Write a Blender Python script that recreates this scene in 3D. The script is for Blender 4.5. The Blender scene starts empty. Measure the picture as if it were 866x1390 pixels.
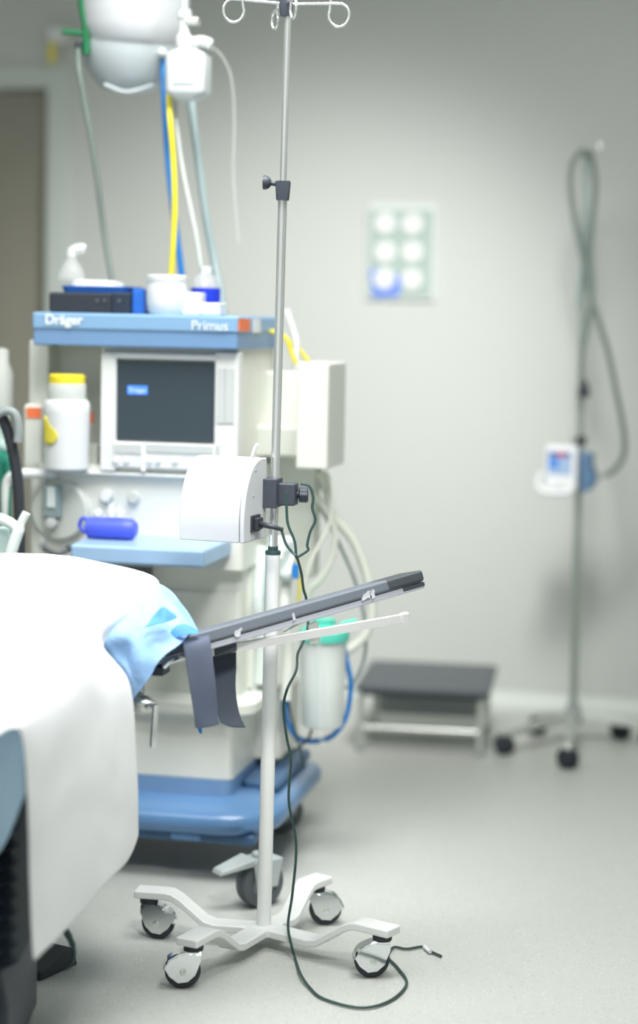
import bpy, math, random
from mathutils import Vector, Matrix, noise
random.seed(4)
S = bpy.context.scene
COL = S.collection
PI = math.pi
R_ = math.radians

# ---------------------------------------------------------------- camera
F = 2600.0                      # focal length in pixels of the 866 x 1390 frame
CX, CY = 433.0, 650.0
H = 1.40
TILT = math.atan(220.0 / F)
ROLL = 0.020
cd = bpy.data.cameras.new('camera'); cam = bpy.data.objects.new('camera', cd); COL.objects.link(cam)
ROT = (Matrix.Rotation(PI / 2 - TILT, 3, 'X') @ Matrix.Rotation(ROLL, 3, 'Z'))
cam.location = (0, 0, H); cam.rotation_euler = ROT.to_euler()
cd.sensor_fit = 'VERTICAL'; cd.sensor_height = 36.0; cd.sensor_width = 36.0
cd.lens = F / 1390.0 * 36.0
cd.shift_y = (CY - 695.0) / 1390.0
cd.clip_start = 0.05; cd.clip_end = 60
cd.dof.use_dof = True; cd.dof.focus_distance = 4.12; cd.dof.aperture_fstop = 1.0
S.camera = cam
# ---------------------------------------------------------------- world, lights, exposure
w = bpy.data.worlds.new('world'); S.world = w; w.use_nodes = True
w.node_tree.nodes['Background'].inputs[0].default_value = (0.86, 0.92, 0.89, 1)
w.node_tree.nodes['Background'].inputs[1].default_value = 0.42
def area(name, loc, target, sx, sy, e, col=(1, 1, 1), spread=PI):
    l = bpy.data.lights.new(name, 'AREA'); l.shape = 'RECTANGLE'; l.size = sx; l.size_y = sy
    l.energy = e; l.color = col; l.spread = spread
    o = bpy.data.objects.new(name, l); COL.objects.link(o); o.location = loc
    o.rotation_euler = (Vector(target) - Vector(loc)).to_track_quat('-Z', 'Y').to_euler(); return o
def spot(name, loc, target, e, size, blend, r, col=(1, 1, 1)):
    l = bpy.data.lights.new(name, 'SPOT'); l.energy = e; l.spot_size = R_(size); l.spot_blend = blend
    l.shadow_soft_size = r; l.color = col
    o = bpy.data.objects.new(name, l); COL.objects.link(o); o.location = loc
    o.rotation_euler = (Vector(target) - Vector(loc)).to_track_quat('-Z', 'Y').to_euler(); return o
area('ceiling_panel_light', (0.0, 3.75, 2.95), (0.0, 3.75, 0), 1.4, 1.2, 58, (1, 1, 0.985))
area('ceiling_panel_light', (-1.5, 3.2, 2.95), (-1.5, 3.2, 0), 1.2, 1.2, 14, (1, 1, 0.985))
spot('examination_lamp_light', (0.45, 4.3, 2.8), (-0.18, 6.95, 0.88), 225, 57, 1.0, 0.2, (1, 0.98, 0.975))
spot('surgical_and_fill_light', (-1.0, 3.1, 2.5), (-0.72, 3.45, 0.75), 8, 36, 0.9, 0.12, (1, 0.99, 0.97))
spot('surgical_and_fill_light', (0.25, 2.0, 2.8), (-0.28, 4.6, 0.22), 195, 28, 1.0, 0.3, (1, 0.99, 0.97))  # added unseen fill spot that brightens the machine front
vs = S.view_settings
vs.view_transform = 'Standard'; vs.look = 'None'; vs.gamma = 1; vs.use_curve_mapping = False; vs.exposure = 0.70
S.cycles.use_denoising = True
S.cycles.max_bounces = 8; S.cycles.transparent_max_bounces = 12
S.cycles.sample_clamp_indirect = 4

# ---------------------------------------------------------------- helpers
def ray(px, py):
    return ROT @ Vector(((px - CX) / F, (CY - py) / F, -1.0))
def at(px, py, Y):
    d = ray(px, py); return Vector((0, 0, H)) + d * (Y / d.y)
def floor_at(px, py, z=0.0):
    d = ray(px, py); return Vector((0, 0, H)) + d * ((z - H) / d.z)
class Frame:
    def __init__(s, O, deg):
        a = R_(deg); s.O = Vector(O); s.u = Vector((math.cos(a), -math.sin(a), 0)); s.v = Vector((math.sin(a), math.cos(a), 0)); s.z = Vector((0, 0, 1))
    def p(s, u, v, z): return s.O + s.u * u + s.v * v + s.z * z
    def px(s, px, py, v):
        d = ray(px, py); c = Vector((0, 0, H))
        t = (v - (c - s.O).dot(s.v)) / d.dot(s.v)
        q = c + d * t - s.O
        return q.dot(s.u), q.z
    def at(s, px, py, v):
        u, z = s.px(px, py, v); return s.p(u, v, z)
W = Frame((0, 0, 0), 0)

MATS = {}
def mat(name, col, rough=0.5, metal=0.0, trans=0.0, alpha=1.0, bump=None, var=0.0, emis=0.0, coat=0.0, ior=1.45):
    m = bpy.data.materials.new(name); m.use_nodes = True; nt = m.node_tree; b = nt.nodes['Principled BSDF']
    b.inputs['Base Color'].default_value = (*col, 1); b.inputs['Roughness'].default_value = rough
    b.inputs['Metallic'].default_value = metal; b.inputs['Transmission Weight'].default_value = trans
    b.inputs['Alpha'].default_value = alpha; b.inputs['Coat Weight'].default_value = coat; b.inputs['IOR'].default_value = ior
    if emis:
        b.inputs['Emission Color'].default_value = (*col, 1); b.inputs['Emission Strength'].default_value = emis
    tc = nt.nodes.new('ShaderNodeTexCoord')
    n = nt.nodes.new('ShaderNodeTexNoise'); n.inputs['Scale'].default_value = bump[0] if bump else 30
    n.inputs['Detail'].default_value = 4
    nt.links.new(tc.outputs['Object'], n.inputs['Vector'])
    v = var if var else 0.03
    mx = nt.nodes.new('ShaderNodeMix'); mx.data_type = 'RGBA'
    mx.inputs[6].default_value = (*[c * (1 - v) for c in col], 1); mx.inputs[7].default_value = (*[min(1, c * (1 + v)) for c in col], 1)
    nt.links.new(n.outputs['Fac'], mx.inputs[0]); nt.links.new(mx.outputs[2], b.inputs['Base Color'])
    if bump:
        bp = nt.nodes.new('ShaderNodeBump'); bp.inputs['Strength'].default_value = bump[1]; bp.inputs['Distance'].default_value = 0.01
        nt.links.new(n.outputs['Fac'], bp.inputs['Height']); nt.links.new(bp.outputs['Normal'], b.inputs['Normal'])
    MATS[name] = m; return m
M = MATS
mat('wall_paint', (0.60, 0.625, 0.595), 0.55, bump=(60, 0.04))
mat('coving', (0.66, 0.71, 0.67), 0.4)
mat('door_skin', (0.30, 0.29, 0.24), 0.5, var=0.08)
mat('door_trim', (0.60, 0.66, 0.63), 0.4)
mat('cream', (0.80, 0.81, 0.75), 0.4)
mat('cream_side', (0.76, 0.78, 0.72), 0.45)
mat('chrome_bright', (0.82, 0.85, 0.87), 0.1, metal=1.0)
mat('white_plastic', (0.77, 0.79, 0.80), 0.35)
mat('white_paint', (0.82, 0.84, 0.83), 0.3)
mat('grey_plastic', (0.45, 0.50, 0.50), 0.4)
mat('pale_key', (0.60, 0.63, 0.62), 0.5)
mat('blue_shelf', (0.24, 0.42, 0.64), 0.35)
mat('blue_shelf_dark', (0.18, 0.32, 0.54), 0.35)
mat('blue_tray', (0.33, 0.50, 0.72), 0.3)
mat('blue_base', (0.115, 0.245, 0.46), 0.28, coat=0.3)
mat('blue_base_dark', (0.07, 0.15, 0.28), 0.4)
mat('screen_glass', (0.045, 0.065, 0.08), 0.25)
mat('screen_blue', (0.05, 0.22, 0.80), 0.4, emis=0.5)
mat('black_plastic', (0.035, 0.04, 0.05), 0.4)
mat('clamp_black', (0.055, 0.065, 0.085), 0.5)
mat('rubber', (0.03, 0.035, 0.045), 0.6)
mat('tyre_grey', (0.11, 0.125, 0.14), 0.6)
mat('chrome', (0.88, 0.90, 0.90), 0.18, metal=0.8)
mat('rail_steel', (0.93, 0.92, 0.93), 0.32, metal=0.5)
mat('scuff', (0.75, 0.77, 0.82), 0.5, alpha=0.55)
mat('steel', (0.74, 0.76, 0.72), 0.3, metal=0.75)
mat('pole_steel', (0.36, 0.42, 0.38), 0.4, metal=0.6)
mat('cable_green', (0.035, 0.075, 0.07), 0.5)
mat('cable_grey', (0.16, 0.20, 0.18), 0.5)
mat('hose_cream', (0.80, 0.82, 0.74), 0.45)
mat('hose_grey', (0.28, 0.36, 0.36), 0.5)
mat('hose_blue', (0.02, 0.22, 0.62), 0.4)
mat('hose_yellow', (0.85, 0.72, 0.03), 0.4)
mat('yellow', (0.92, 0.76, 0.04), 0.4)
mat('label_yellow', (0.85, 0.74, 0.08), 0.5)
mat('orange', (0.95, 0.22, 0.08), 0.5)
mat('sticker_white', (0.85, 0.87, 0.88), 0.5)
mat('letter_white', (0.92, 0.95, 0.97), 0.4)
mat('vivid_blue', (0.02, 0.05, 0.62), 0.4)
mat('mid_blue', (0.03, 0.16, 0.62), 0.4)
mat('mask_blue', (0.08, 0.12, 0.72), 0.4)
mat('lid_green', (0.10, 0.62, 0.48), 0.4)
mat('green_bracket', (0.01, 0.16, 0.06), 0.4)
mat('green_cloth', (0.02, 0.20, 0.14), 0.8)
mat('mint', (0.62, 0.80, 0.76), 0.45)
mat('mint_pale', (0.80, 0.88, 0.86), 0.45)
mat('clear', (0.95, 0.98, 0.98), 0.08, trans=0.0, alpha=0.22)
mat('frosted', (0.85, 0.90, 0.88), 0.3, alpha=0.62)
mat('bag_clear', (0.86, 0.91, 0.88), 0.25, alpha=0.10)
mat('pad_grey', (0.13, 0.15, 0.18), 0.5, bump=(400, 0.12))
mat('pad_tape', (0.42, 0.44, 0.50), 0.5)
mat('strap', (0.095, 0.115, 0.17), 0.75, bump=(900, 0.15))
mat('strap_dark', (0.05, 0.065, 0.09), 0.75, bump=(900, 0.15))
mat('sheet_white', (0.84, 0.85, 0.87), 0.85, bump=(7, 0.12))
mat('warmer_shell', (0.58, 0.60, 0.62), 0.4)
mat('drape_blue', (0.30, 0.50, 0.80), 0.75, bump=(26, 0.5))
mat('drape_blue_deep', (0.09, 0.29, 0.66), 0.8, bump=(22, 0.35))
mat('drape_blue_pale', (0.50, 0.70, 0.88), 0.8, bump=(12, 0.3))
mat('bellows', (0.035, 0.05, 0.075), 0.45)
mat('table_dark', (0.03, 0.04, 0.06), 0.4)
mat('stool_top', (0.085, 0.10, 0.115), 0.42, bump=(300, 0.1))
mat('stool_dark', (0.05, 0.06, 0.07), 0.5)
mat('panel_green', (0.42, 0.52, 0.47), 0.45)
mat('socket_white', (0.82, 0.84, 0.82), 0.4)
mat('panel_frame', (0.72, 0.76, 0.74), 0.35)
mat('sticker_blue', (0.16, 0.28, 0.78), 0.5)
mat('monitor_blue', (0.10, 0.19, 0.32), 0.4)
mat('lcd_blue', (0.08, 0.25, 0.66), 0.4)
mat('lcd_pale', (0.34, 0.46, 0.66), 0.4)
mat('lcd_navy', (0.02, 0.08, 0.28), 0.4)
mat('lcd_red', (0.55, 0.03, 0.05), 0.4)
mat('disc_grey', (0.62, 0.65, 0.60), 0.4)
mat('milky_plastic', (0.62, 0.66, 0.66), 0.35)
mat('pendant_white', (0.60, 0.62, 0.64), 0.3)
mat('pendant_grey', (0.50, 0.55, 0.57), 0.3)
mat('handle_grey', (0.30, 0.34, 0.34), 0.45)
# floor: speckled vinyl
m = mat('vinyl_floor', (0.56, 0.575, 0.545), 0.42); nt = m.node_tree; b = nt.nodes['Principled BSDF']
tc = [n for n in nt.nodes if n.type == 'TEX_COORD'][0]
old = b.inputs['Base Color'].links[0].from_socket
last = old
for sc_, thr, colr in ((130, 0.10, (0.36, 0.38, 0.35)), (75, 0.07, (0.46, 0.48, 0.44)), (95, 0.07, (0.72, 0.74, 0.70))):
    vo = nt.nodes.new('ShaderNodeTexVoronoi'); vo.inputs['Scale'].default_value = sc_; nt.links.new(tc.outputs['Object'], vo.inputs['Vector'])
    nz = nt.nodes.new('ShaderNodeTexNoise'); nz.inputs['Scale'].default_value = sc_ * 0.6; nt.links.new(tc.outputs['Object'], nz.inputs['Vector'])
    mp = nt.nodes.new('ShaderNodeMapRange'); mp.inputs[1].default_value = 0.16; mp.inputs[2].default_value = 0.26; mp.inputs[3].default_value = 1; mp.inputs[4].default_value = 0
    nt.links.new(vo.outputs['Distance'], mp.inputs[0])
    m2 = nt.nodes.new('ShaderNodeMapRange'); m2.inputs[1].default_value = 0.50; m2.inputs[2].default_value = 0.56
    nt.links.new(nz.outputs['Fac'], m2.inputs[0])
    mu = nt.nodes.new('ShaderNodeMath'); mu.operation = 'MULTIPLY'; nt.links.new(mp.outputs[0], mu.inputs[0]); nt.links.new(m2.outputs[0], mu.inputs[1])
    mx = nt.nodes.new('ShaderNodeMix'); mx.data_type = 'RGBA'; mx.inputs[7].default_value = (*colr, 1)
    nt.links.new(mu.outputs[0], mx.inputs[0]); nt.links.new(last, mx.inputs[6]); last = mx.outputs[2]
nt.links.new(last, b.inputs['Base Color'])

def crom(pts, n=6):
    pts = [Vector(p) for p in pts]; out = []
    P = [pts[0] * 2 - pts[1]] + pts + [pts[-1] * 2 - pts[-2]]
    for i in range(1, len(P) - 2):
        a, b_, c, d = P[i - 1:i + 3]
        for k in range(n):
            t = k / n
            out.append(0.5 * ((2 * b_) + (c - a) * t + (2 * a - 5 * b_ + 4 * c - d) * t * t + (3 * b_ - a - 3 * c + d) * t ** 3))
    out.append(pts[-1]); return out

class MB:
    def __init__(s): s.v = []; s.f = []
    def add(s, vs, fs):
        k = len(s.v); s.v += [Vector(x) for x in vs]; s.f += [tuple(i + k for i in f) for f in fs]; return s
    def hexa(s, c):       # 8 corners: bottom 4 ccw, top 4
        return s.add(c, [(0, 3, 2, 1), (4, 5, 6, 7), (0, 1, 5, 4), (1, 2, 6, 5), (2, 3, 7, 6), (3, 0, 4, 7)])
    def box(s, fr, u0, u1, v0, v1, z0, z1):
        return s.hexa([fr.p(u0, v0, z0), fr.p(u1, v0, z0), fr.p(u1, v1, z0), fr.p(u0, v1, z0), fr.p(u0, v0, z1), fr.p(u1, v0, z1), fr.p(u1, v1, z1), fr.p(u0, v1, z1)])
    def prism(s, a, b_):  # two matching loops
        n = len(a); return s.add(list(a) + list(b_), [tuple(range(n))[::-1], tuple(range(n, 2 * n))] + [(i, (i + 1) % n, n + (i + 1) % n, n + i) for i in range(n)])
    def loft(s, rings, cap=True):
        n = len(rings[0]); vs = [p for r in rings for p in r]; fs = []
        for k in range(len(rings) - 1):
            for i in range(n):
                j = (i + 1) % n; fs.append((k * n + i, k * n + j, (k + 1) * n + j, (k + 1) * n + i))
        if cap: fs += [tuple(range(n))[::-1], tuple(range((len(rings) - 1) * n, len(rings) * n))]
        return s.add(vs, fs)
    def tube(s, pts, r, n=10, smooth=5, ridge=0, pitch=0.02):
        P = crom(pts, smooth) if smooth > 1 else [Vector(p) for p in pts]
        rings = []; up = None
        if ridge:   # resample evenly for corrugations
            Q = [P[0]]; acc = 0; step = pitch / 2
            for i in range(1, len(P)):
                seg = P[i] - P[i - 1]; L = seg.length; t = step - acc
                while t <= L:
                    Q.append(P[i - 1] + seg * (t / L)); t += step
                acc = (acc + L) % step
            P = Q if len(Q) > 2 else P
        for i, p in enumerate(P):
            t = (P[min(i + 1, len(P) - 1)] - P[max(i - 1, 0)]).normalized()
            if up is None: up = t.orthogonal().normalized()
            up = (up - t * up.dot(t)); up = up.normalized() if up.length > 1e-6 else t.orthogonal().normalized()
            sd = t.cross(up); rr = (r[min(i * len(r) // len(P), len(r) - 1)] if isinstance(r, (list, tuple)) else r) * (1 + (ridge if i % 2 else -ridge))
            rings.append([p + (up * math.cos(a) + sd * math.sin(a)) * rr for a in [2 * PI * k / n for k in range(n)]])
        return s.loft(rings)
    def cyl(s, a, b_, r, r2=None, n=24):
        a = Vector(a); b_ = Vector(b_); t = (b_ - a).normalized(); up = t.orthogonal().normalized(); sd = t.cross(up); r2 = r if r2 is None else r2
        cs = [(math.cos(2 * PI * k / n), math.sin(2 * PI * k / n)) for k in range(n)]
        return s.loft([[a + (up * c + sd * q) * r for c, q in cs], [b_ + (up * c + sd * q) * r2 for c, q in cs]])
    def lathe(s, base, prof, axis=(0, 0, 1), n=32):
        base = Vector(base); t = Vector(axis).normalized(); up = t.orthogonal().normalized(); sd = t.cross(up)
        return s.loft([[base + t * h + (up * math.cos(2 * PI * k / n) + sd * math.sin(2 * PI * k / n)) * max(r, 1e-4) for k in range(n)] for r, h in prof])
    def grid(s, P, thick=None):
        nr = len(P); nc = len(P[0]); return s.add([p for r in P for p in r], [(i * nc + j, i * nc + j + 1, (i + 1) * nc + j + 1, (i + 1) * nc + j) for i in range(nr - 1) for j in range(nc - 1)])
    def build(s, name, m_, parent=None, bevel=0.0, smooth=True, solid=0.0, sub=0, label=None, seg=3):
        o0 = parent['_o'] if parent is not None else None
        if o0 is None:
            lo = [min(v[i] for v in s.v) for i in range(3)]; hi = [max(v[i] for v in s.v) for i in range(3)]
            org = Vector(((lo[0] + hi[0]) / 2, (lo[1] + hi[1]) / 2, lo[2]))
        else: org = Vector(o0)
        me = bpy.data.meshes.new(name); me.from_pydata([v - org for v in s.v], [], s.f); me.update()
        import bmesh
        bm = bmesh.new(); bm.from_mesh(me); bmesh.ops.recalc_face_normals(bm, faces=bm.faces[:]); bm.to_mesh(me); bm.free()
        me.materials.append(M[m_] if isinstance(m_, str) else m_)
        if smooth:
            me.shade_smooth()
        o = bpy.data.objects.new(name, me); COL.objects.link(o)
        if parent is None: o.location = org
        else: o.parent = parent
        o['_o'] = list(org)
        if solid:
            md = o.modifiers.new('thickness', 'SOLIDIFY'); md.thickness = solid; md.offset = 0
        if bevel:
            md = o.modifiers.new('bevel', 'BEVEL'); md.width = bevel; md.segments = seg; md.limit_method = 'ANGLE'; md.angle_limit = R_(40); md.harden_normals = True
        elif smooth and not sub:
            try:
                with bpy.context.temp_override(object=o, active_object=o, selected_objects=[o], selected_editable_objects=[o]):
                    bpy.ops.object.shade_smooth_by_angle(angle=R_(40))
            except Exception: pass
        if sub:
            md = o.modifiers.new('sub', 'SUBSURF'); md.levels = sub; md.render_levels = sub
        if label: o['label'] = label
        return o
def thing(name, loc, label, cat, group=None):
    o = bpy.data.objects.new(name, None); COL.objects.link(o); o.location = loc; o.empty_display_size = 0.05
    o['_o'] = list(loc); o['label'] = label; o['category'] = cat
    if group: o['group'] = group
    return o
def tag(o, label, cat, group=None):
    o['label'] = label; o['category'] = cat
    if group: o['group'] = group
    return o
def struct(o): o['kind'] = 'structure'; return o
def text(name, s_, pos, right, up, size, m_, parent, depth=0.001, bold=0.0):
    cu = bpy.data.curves.new(name, 'FONT'); cu.body = s_; cu.size = size; cu.extrude = depth; cu.offset = bold; cu.align_x = 'LEFT'; cu.align_y = 'CENTER'
    t = bpy.data.objects.new(name, cu); COL.objects.link(t); bpy.context.view_layer.update()
    me = bpy.data.meshes.new_from_object(t.evaluated_get(bpy.context.evaluated_depsgraph_get()))
    bpy.data.objects.remove(t); r = Vector(right).normalized(); u = Vector(up).normalized(); n = r.cross(u)
    org = Vector(parent['_o']); pos = Vector(pos)
    for v in me.vertices: c = v.co.copy(); v.co = pos + r * c.x + u * c.y + n * c.z - org
    me.materials.clear(); me.materials.append(M[m_]); me.name = name
    o = bpy.data.objects.new(name, me); COL.objects.link(o); o.parent = parent; o['_o'] = list(org); return o
def pbox(fr, x0, y0, x1, y1, v0, v1):
    """box whose front face (local depth v0) spans the two photo points"""
    ua, za = fr.px(x0, y0, v0); ub, zb = fr.px(x1, y1, v0)
    return MB().box(fr, min(ua, ub), max(ua, ub), v0, v1, min(za, zb), max(za, zb))

# ================================================================ the room
wp = floor_at(690, 958); WF = Frame(wp, 14)          # local v = 0 is the back wall surface
struct(MB().hexa([WF.p(-7, -9, -0.06), WF.p(4, -9, -0.06), WF.p(4, 0.1, -0.06), WF.p(-7, 0.1, -0.06), WF.p(-7, -9, 0), WF.p(4, -9, 0), WF.p(4, 0.1, 0), WF.p(-7, 0.1, 0)]).build('floor', 'vinyl_floor', smooth=False))
# back wall with the doorway cut out at left
du1, _ = WF.px(66, 300, 0); _, dz1 = WF.px(50, 119, 0)
du0 = du1 - 0.95
wb = MB()
wb.box(WF, du1, 4, 0.0, 0.12, 0, 3.0); wb.box(WF, -7, du0, 0.0, 0.12, 0, 3.0); wb.box(WF, du0, du1, 0.0, 0.12, dz1, 3.0)
struct(wb.build('wall_back', 'wall_paint', smooth=False))
struct(MB().box(WF, 4, 4.12, -9, 0.1, 0, 3.0).build('wall_right', 'wall_paint', smooth=False))
struct(MB().box(WF, -5.0, -4.88, -9, 0.0, 0, 3.0).build('wall_left', 'wall_paint', smooth=False))
struct(MB().box(WF, -7, 4.1, -9, 0.1, 3.0, 3.08).build('ceiling', 'coving', smooth=False))
# coved skirting
cv = [(0, 0.055), (-0.006, 0.052), (-0.008, 0.04), (-0.02, 0.02), (-0.045, 0.004), (-0.05, 0.0), (0, 0)]
bb = MB()
for a, b_ in ((du1 + 0.09, 4.0),):
    bb.prism([WF.p(a, q[0], q[1]) for q in cv], [WF.p(b_, q[0], q[1]) for q in cv])
struct(bb.build('baseboard_back', 'coving'))
# door
d = bpy.data.objects.new('door_1', None); COL.objects.link(d); d.location = WF.p(du0, 0.05, 0); d['_o'] = list(WF.p(du0, 0.05, 0)); d['kind'] = 'structure'
MB().box(WF, du0 + 0.005, du1 - 0.005, 0.05, 0.09, 0.005, dz1 - 0.005).build('door_panel', 'door_skin', d, bevel=0.003)
fm = MB(); fw = 0.085
prof = lambda u, z: WF.p(u, 0, z)
fm.box(WF, du1 - 0.002, du1 + fw, -0.025, 0.06, 0, dz1 + 0.08); fm.box(WF, du0 - fw, du0 + 0.002, -0.025, 0.06, 0, dz1 + 0.08); fm.box(WF, du0, du1, -0.025, 0.06, dz1 - 0.002, dz1 + 0.08)
fm.build('door_frame', 'door_trim', d, bevel=0.006)
hd = MB(); hc = WF.p(du0 + 0.09, -0.02, 1.02)
hd.cyl(WF.p(du0 + 0.08, 0.05, 1.02), WF.p(du0 + 0.08, -0.01, 1.02), 0.009); hd.tube([WF.p(du0 + 0.08, -0.01, 1.02), WF.p(du0 + 0.12, -0.015, 1.02), WF.p(du0 + 0.2, -0.012, 1.02)], 0.008)
hd.build('door_handle', 'steel', d)

# ---------------------------------------------------------------- wall socket panel
pu0, pz1 = WF.px(500, 280, -0.02); pu1, pz0 = WF.px(588, 406, -0.02)
sp = thing('socket_panel', WF.p((pu0 + pu1) / 2, 0, pz0), 'grey green wall panel with six round white outlets in a pale frame', 'wall panel')
MB().box(WF, pu0 - 0.006, pu1 + 0.006, -0.018, 0.0, pz0 - 0.006, pz1 + 0.012).build('frame', 'panel_frame', sp, bevel=0.006)
MB().box(WF, pu0 + 0.006, pu1 - 0.008, -0.021, -0.016, pz0 + 0.006, pz1 - 0.012).build('plate', 'panel_green', sp, bevel=0.002)
for i, (x, y) in enumerate([(523, 303), (560, 304), (523, 342), (560, 342), (522, 378), (559, 379)]):
    c = WF.at(x, y, -0.021)
    s_ = MB().lathe(c + WF.v * 0.002, [(0.0395, 0), (0.0395, 0.008), (0.036, 0.012), (0.020, 0.012), (0.017, 0.006), (0.001, 0.006)], -WF.v).build('socket', 'socket_white', sp)
    MB().lathe(c - WF.v * 0.004, [(0.006, 0), (0.006, 0.003), (0.001, 0.003)], -WF.v, n=12).build('socket_hole', 'disc_grey', s_)
st = MB()
a = [WF.at(x, y, -0.0225) for x, y in ((502, 366), (510, 364), (541, 372), (545, 384), (541, 403), (506, 404))]
st.prism([p + WF.v * 0.002 for p in a], a); st.build('blue_sticker', 'sticker_blue', sp, label='blue patch in the lower left corner')

# ---------------------------------------------------------------- wall bracket with small box at upper left
bx = thing('wall_regulator', WF.at(77, 45, -0.05), 'small pale blurred box on the wall above the door with yellow tag', 'regulator')
MB().box(WF, *[WF.px(58, 32, -.09)[0], WF.px(92, 32, -.09)[0]], -0.06, 0, WF.px(75, 62, -.09)[1], WF.px(75, 32, -.09)[1]).build('backplate', 'wall_paint', bx, bevel=0.01)
pbox(WF, 63, 36, 84, 56, -0.10, -0.05).build('box', 'white_plastic', bx, bevel=0.01)
pbox(WF, 66, 57, 73, 86, -0.085, -0.07).build('tag', 'label_yellow', bx, bevel=0.002, label='narrow yellow tag')

# ================================================================ anaesthesia machine
MO = at(313, 1066, 4.72); MO.z = 0
A = Frame(MO, 12)
mc = thing('anaesthesia_machine', A.p(-0.25, 0.25, 0), 'large cream and blue anaesthesia machine with dark screen standing behind the IV stand', 'medical machine')
# -- base
def rrect(fr, u0, u1, v0, v1, r, z, n=8):
    out = []
    for cu_, cv_, a0 in ((u1 - r, v0 + r, -90), (u1 - r, v1 - r, 0), (u0 + r, v1 - r, 90), (u0 + r, v0 + r, 180)):
        for k in range(n + 1):
            t = R_(a0 + 90 * k / n); out.append(fr.p(cu_ + r * math.cos(t), cv_ + r * math.sin(t), z))
    return out
U0, U1, V0, V1 = -0.62, 0.135, -0.115, 0.60
bs = MB(); rings = []
for ins, z in ((0.05, 0.118), (0.012, 0.124), (0.0, 0.140), (0.0, 0.160), (0.008, 0.173), (0.03, 0.181), (0.085, 0.194), (0.095, 0.197)):
    rings.append(rrect(A, U0 + ins, U1 - ins, V0 + ins, V1 - ins, max(0.15 - ins * 0.6, 0.03), z))
bs.loft(rings); bs.build('base', 'blue_base', mc)
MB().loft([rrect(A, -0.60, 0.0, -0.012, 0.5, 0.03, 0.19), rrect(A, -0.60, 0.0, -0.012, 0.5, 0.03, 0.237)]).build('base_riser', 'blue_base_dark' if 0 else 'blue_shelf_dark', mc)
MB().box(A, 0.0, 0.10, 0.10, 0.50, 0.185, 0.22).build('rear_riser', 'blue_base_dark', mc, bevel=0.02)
MB().box(A, -0.13, -0.05, -0.10, 0.0, 0.10, 0.125).build('cable_deflector', 'blue_base', mc, bevel=0.012)
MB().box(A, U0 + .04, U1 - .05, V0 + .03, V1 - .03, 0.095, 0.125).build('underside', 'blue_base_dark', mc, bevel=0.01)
# -- castors
def big_castor(c, ang, full=True):
    f = Frame(c, ang); r = 0.057
    k = MB(); k.box(f, -0.034, 0.034, -0.04, 0.045, 0.108, 0.118)
    k.hexa([f.p(-0.045, -0.11, 0.088), f.p(0.0, -0.115, 0.088), f.p(0.034, -0.03, 0.108), f.p(-0.034, -0.03, 0.108), f.p(-0.042, -0.105, 0.10), f.p(0.0, -0.11, 0.10), f.p(0.034, -0.03, 0.126), f.p(-0.034, -0.03, 0.126)])
    for s in (-1, 1): k.hexa([f.p(s * 0.027, -0.03, 0.05), f.p(s * 0.034, -0.03, 0.05), f.p(s * 0.034, 0.03, 0.05), f.p(s * 0.027, 0.03, 0.05), f.p(s * 0.027, -0.04, 0.115), f.p(s * 0.034, -0.04, 0.115), f.p(s * 0.034, 0.045, 0.115), f.p(s * 0.027, 0.045, 0.115)])
    k.cyl(f.p(0, 0, 0.112), f.p(0, 0, 0.13), 0.02)
    fk = k.build('castor', 'grey_plastic', mc, bevel=0.004)
    for s in (-1, 1):
        MB().lathe(f.p(s * 0.002, 0, r), [(0.030, 0), (0.052, 0), (r, 0.004), (r, 0.016), (0.050, 0.021), (0.034, 0.021), (0.03, 0.015)], f.u * s).build('tyre', 'tyre_grey', fk)
        MB().lathe(f.p(s * 0.002, 0, r), [(0.001, 0), (0.034, 0.0), (0.034, 0.017), (0.012, 0.02), (0.001, 0.021)], f.u * s).build('hub', 'handle_grey', fk)
p1 = floor_at(352, 1229); big_castor(p1, 52)
big_castor(A.p(0.035, 0.42, 0), 70)
big_castor(A.p(-0.54, -0.02, 0), 20); big_castor(A.p(-0.54, 0.5, 0), -20)
# -- lower cabinet
lc = MB(); uL = A.px(38, 700, 0)[0]
lc.loft([rrect(A, uL, 0.0, 0.0, 0.5, 0.02, 0.236), rrect(A, uL, 0.0, 0.0, 0.5, 0.02, A.px(300, 962, 0)[1])])
lc.build('lower_cabinet', 'cream', mc)
zl = A.px(300, 965, 0)[1]
MB().loft([rrect(A, uL - 0.01, 0.05, -0.035, 0.45, 0.07, zl - 0.010), rrect(A, uL - 0.01, 0.06, -0.045, 0.46, 0.07, zl), rrect(A, uL - 0.01, 0.06, -0.045, 0.46, 0.07, zl + 0.022), rrect(A, uL, 0.03, -0.02, 0.44, 0.06, zl + 0.03)]).build('drawer_ledge', 'cream', mc)
dr = pbox(A, 60, 985, 311, 1061, -0.005, 0.01).build('drawer', 'cream', mc, bevel=0.006)
# -- mid column below tray
zt = A.px(300, 770, 0.05)[1]
MB().loft([rrect(A, uL, A.px(327, 850, 0.05)[0], 0.05, 0.42, 0.015, zl + 0.02), rrect(A, uL, A.px(327, 850, 0.05)[0], 0.05, 0.42, 0.015, zt + 0.02)]).build('middle_cabinet', 'cream_side', mc)
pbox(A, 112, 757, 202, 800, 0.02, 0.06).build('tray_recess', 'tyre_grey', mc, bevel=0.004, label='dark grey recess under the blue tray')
sd = pbox(A, 215, 800, 322, 905, 0.042, 0.06).build('drawer', 'cream', mc, bevel=0.005)
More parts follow.
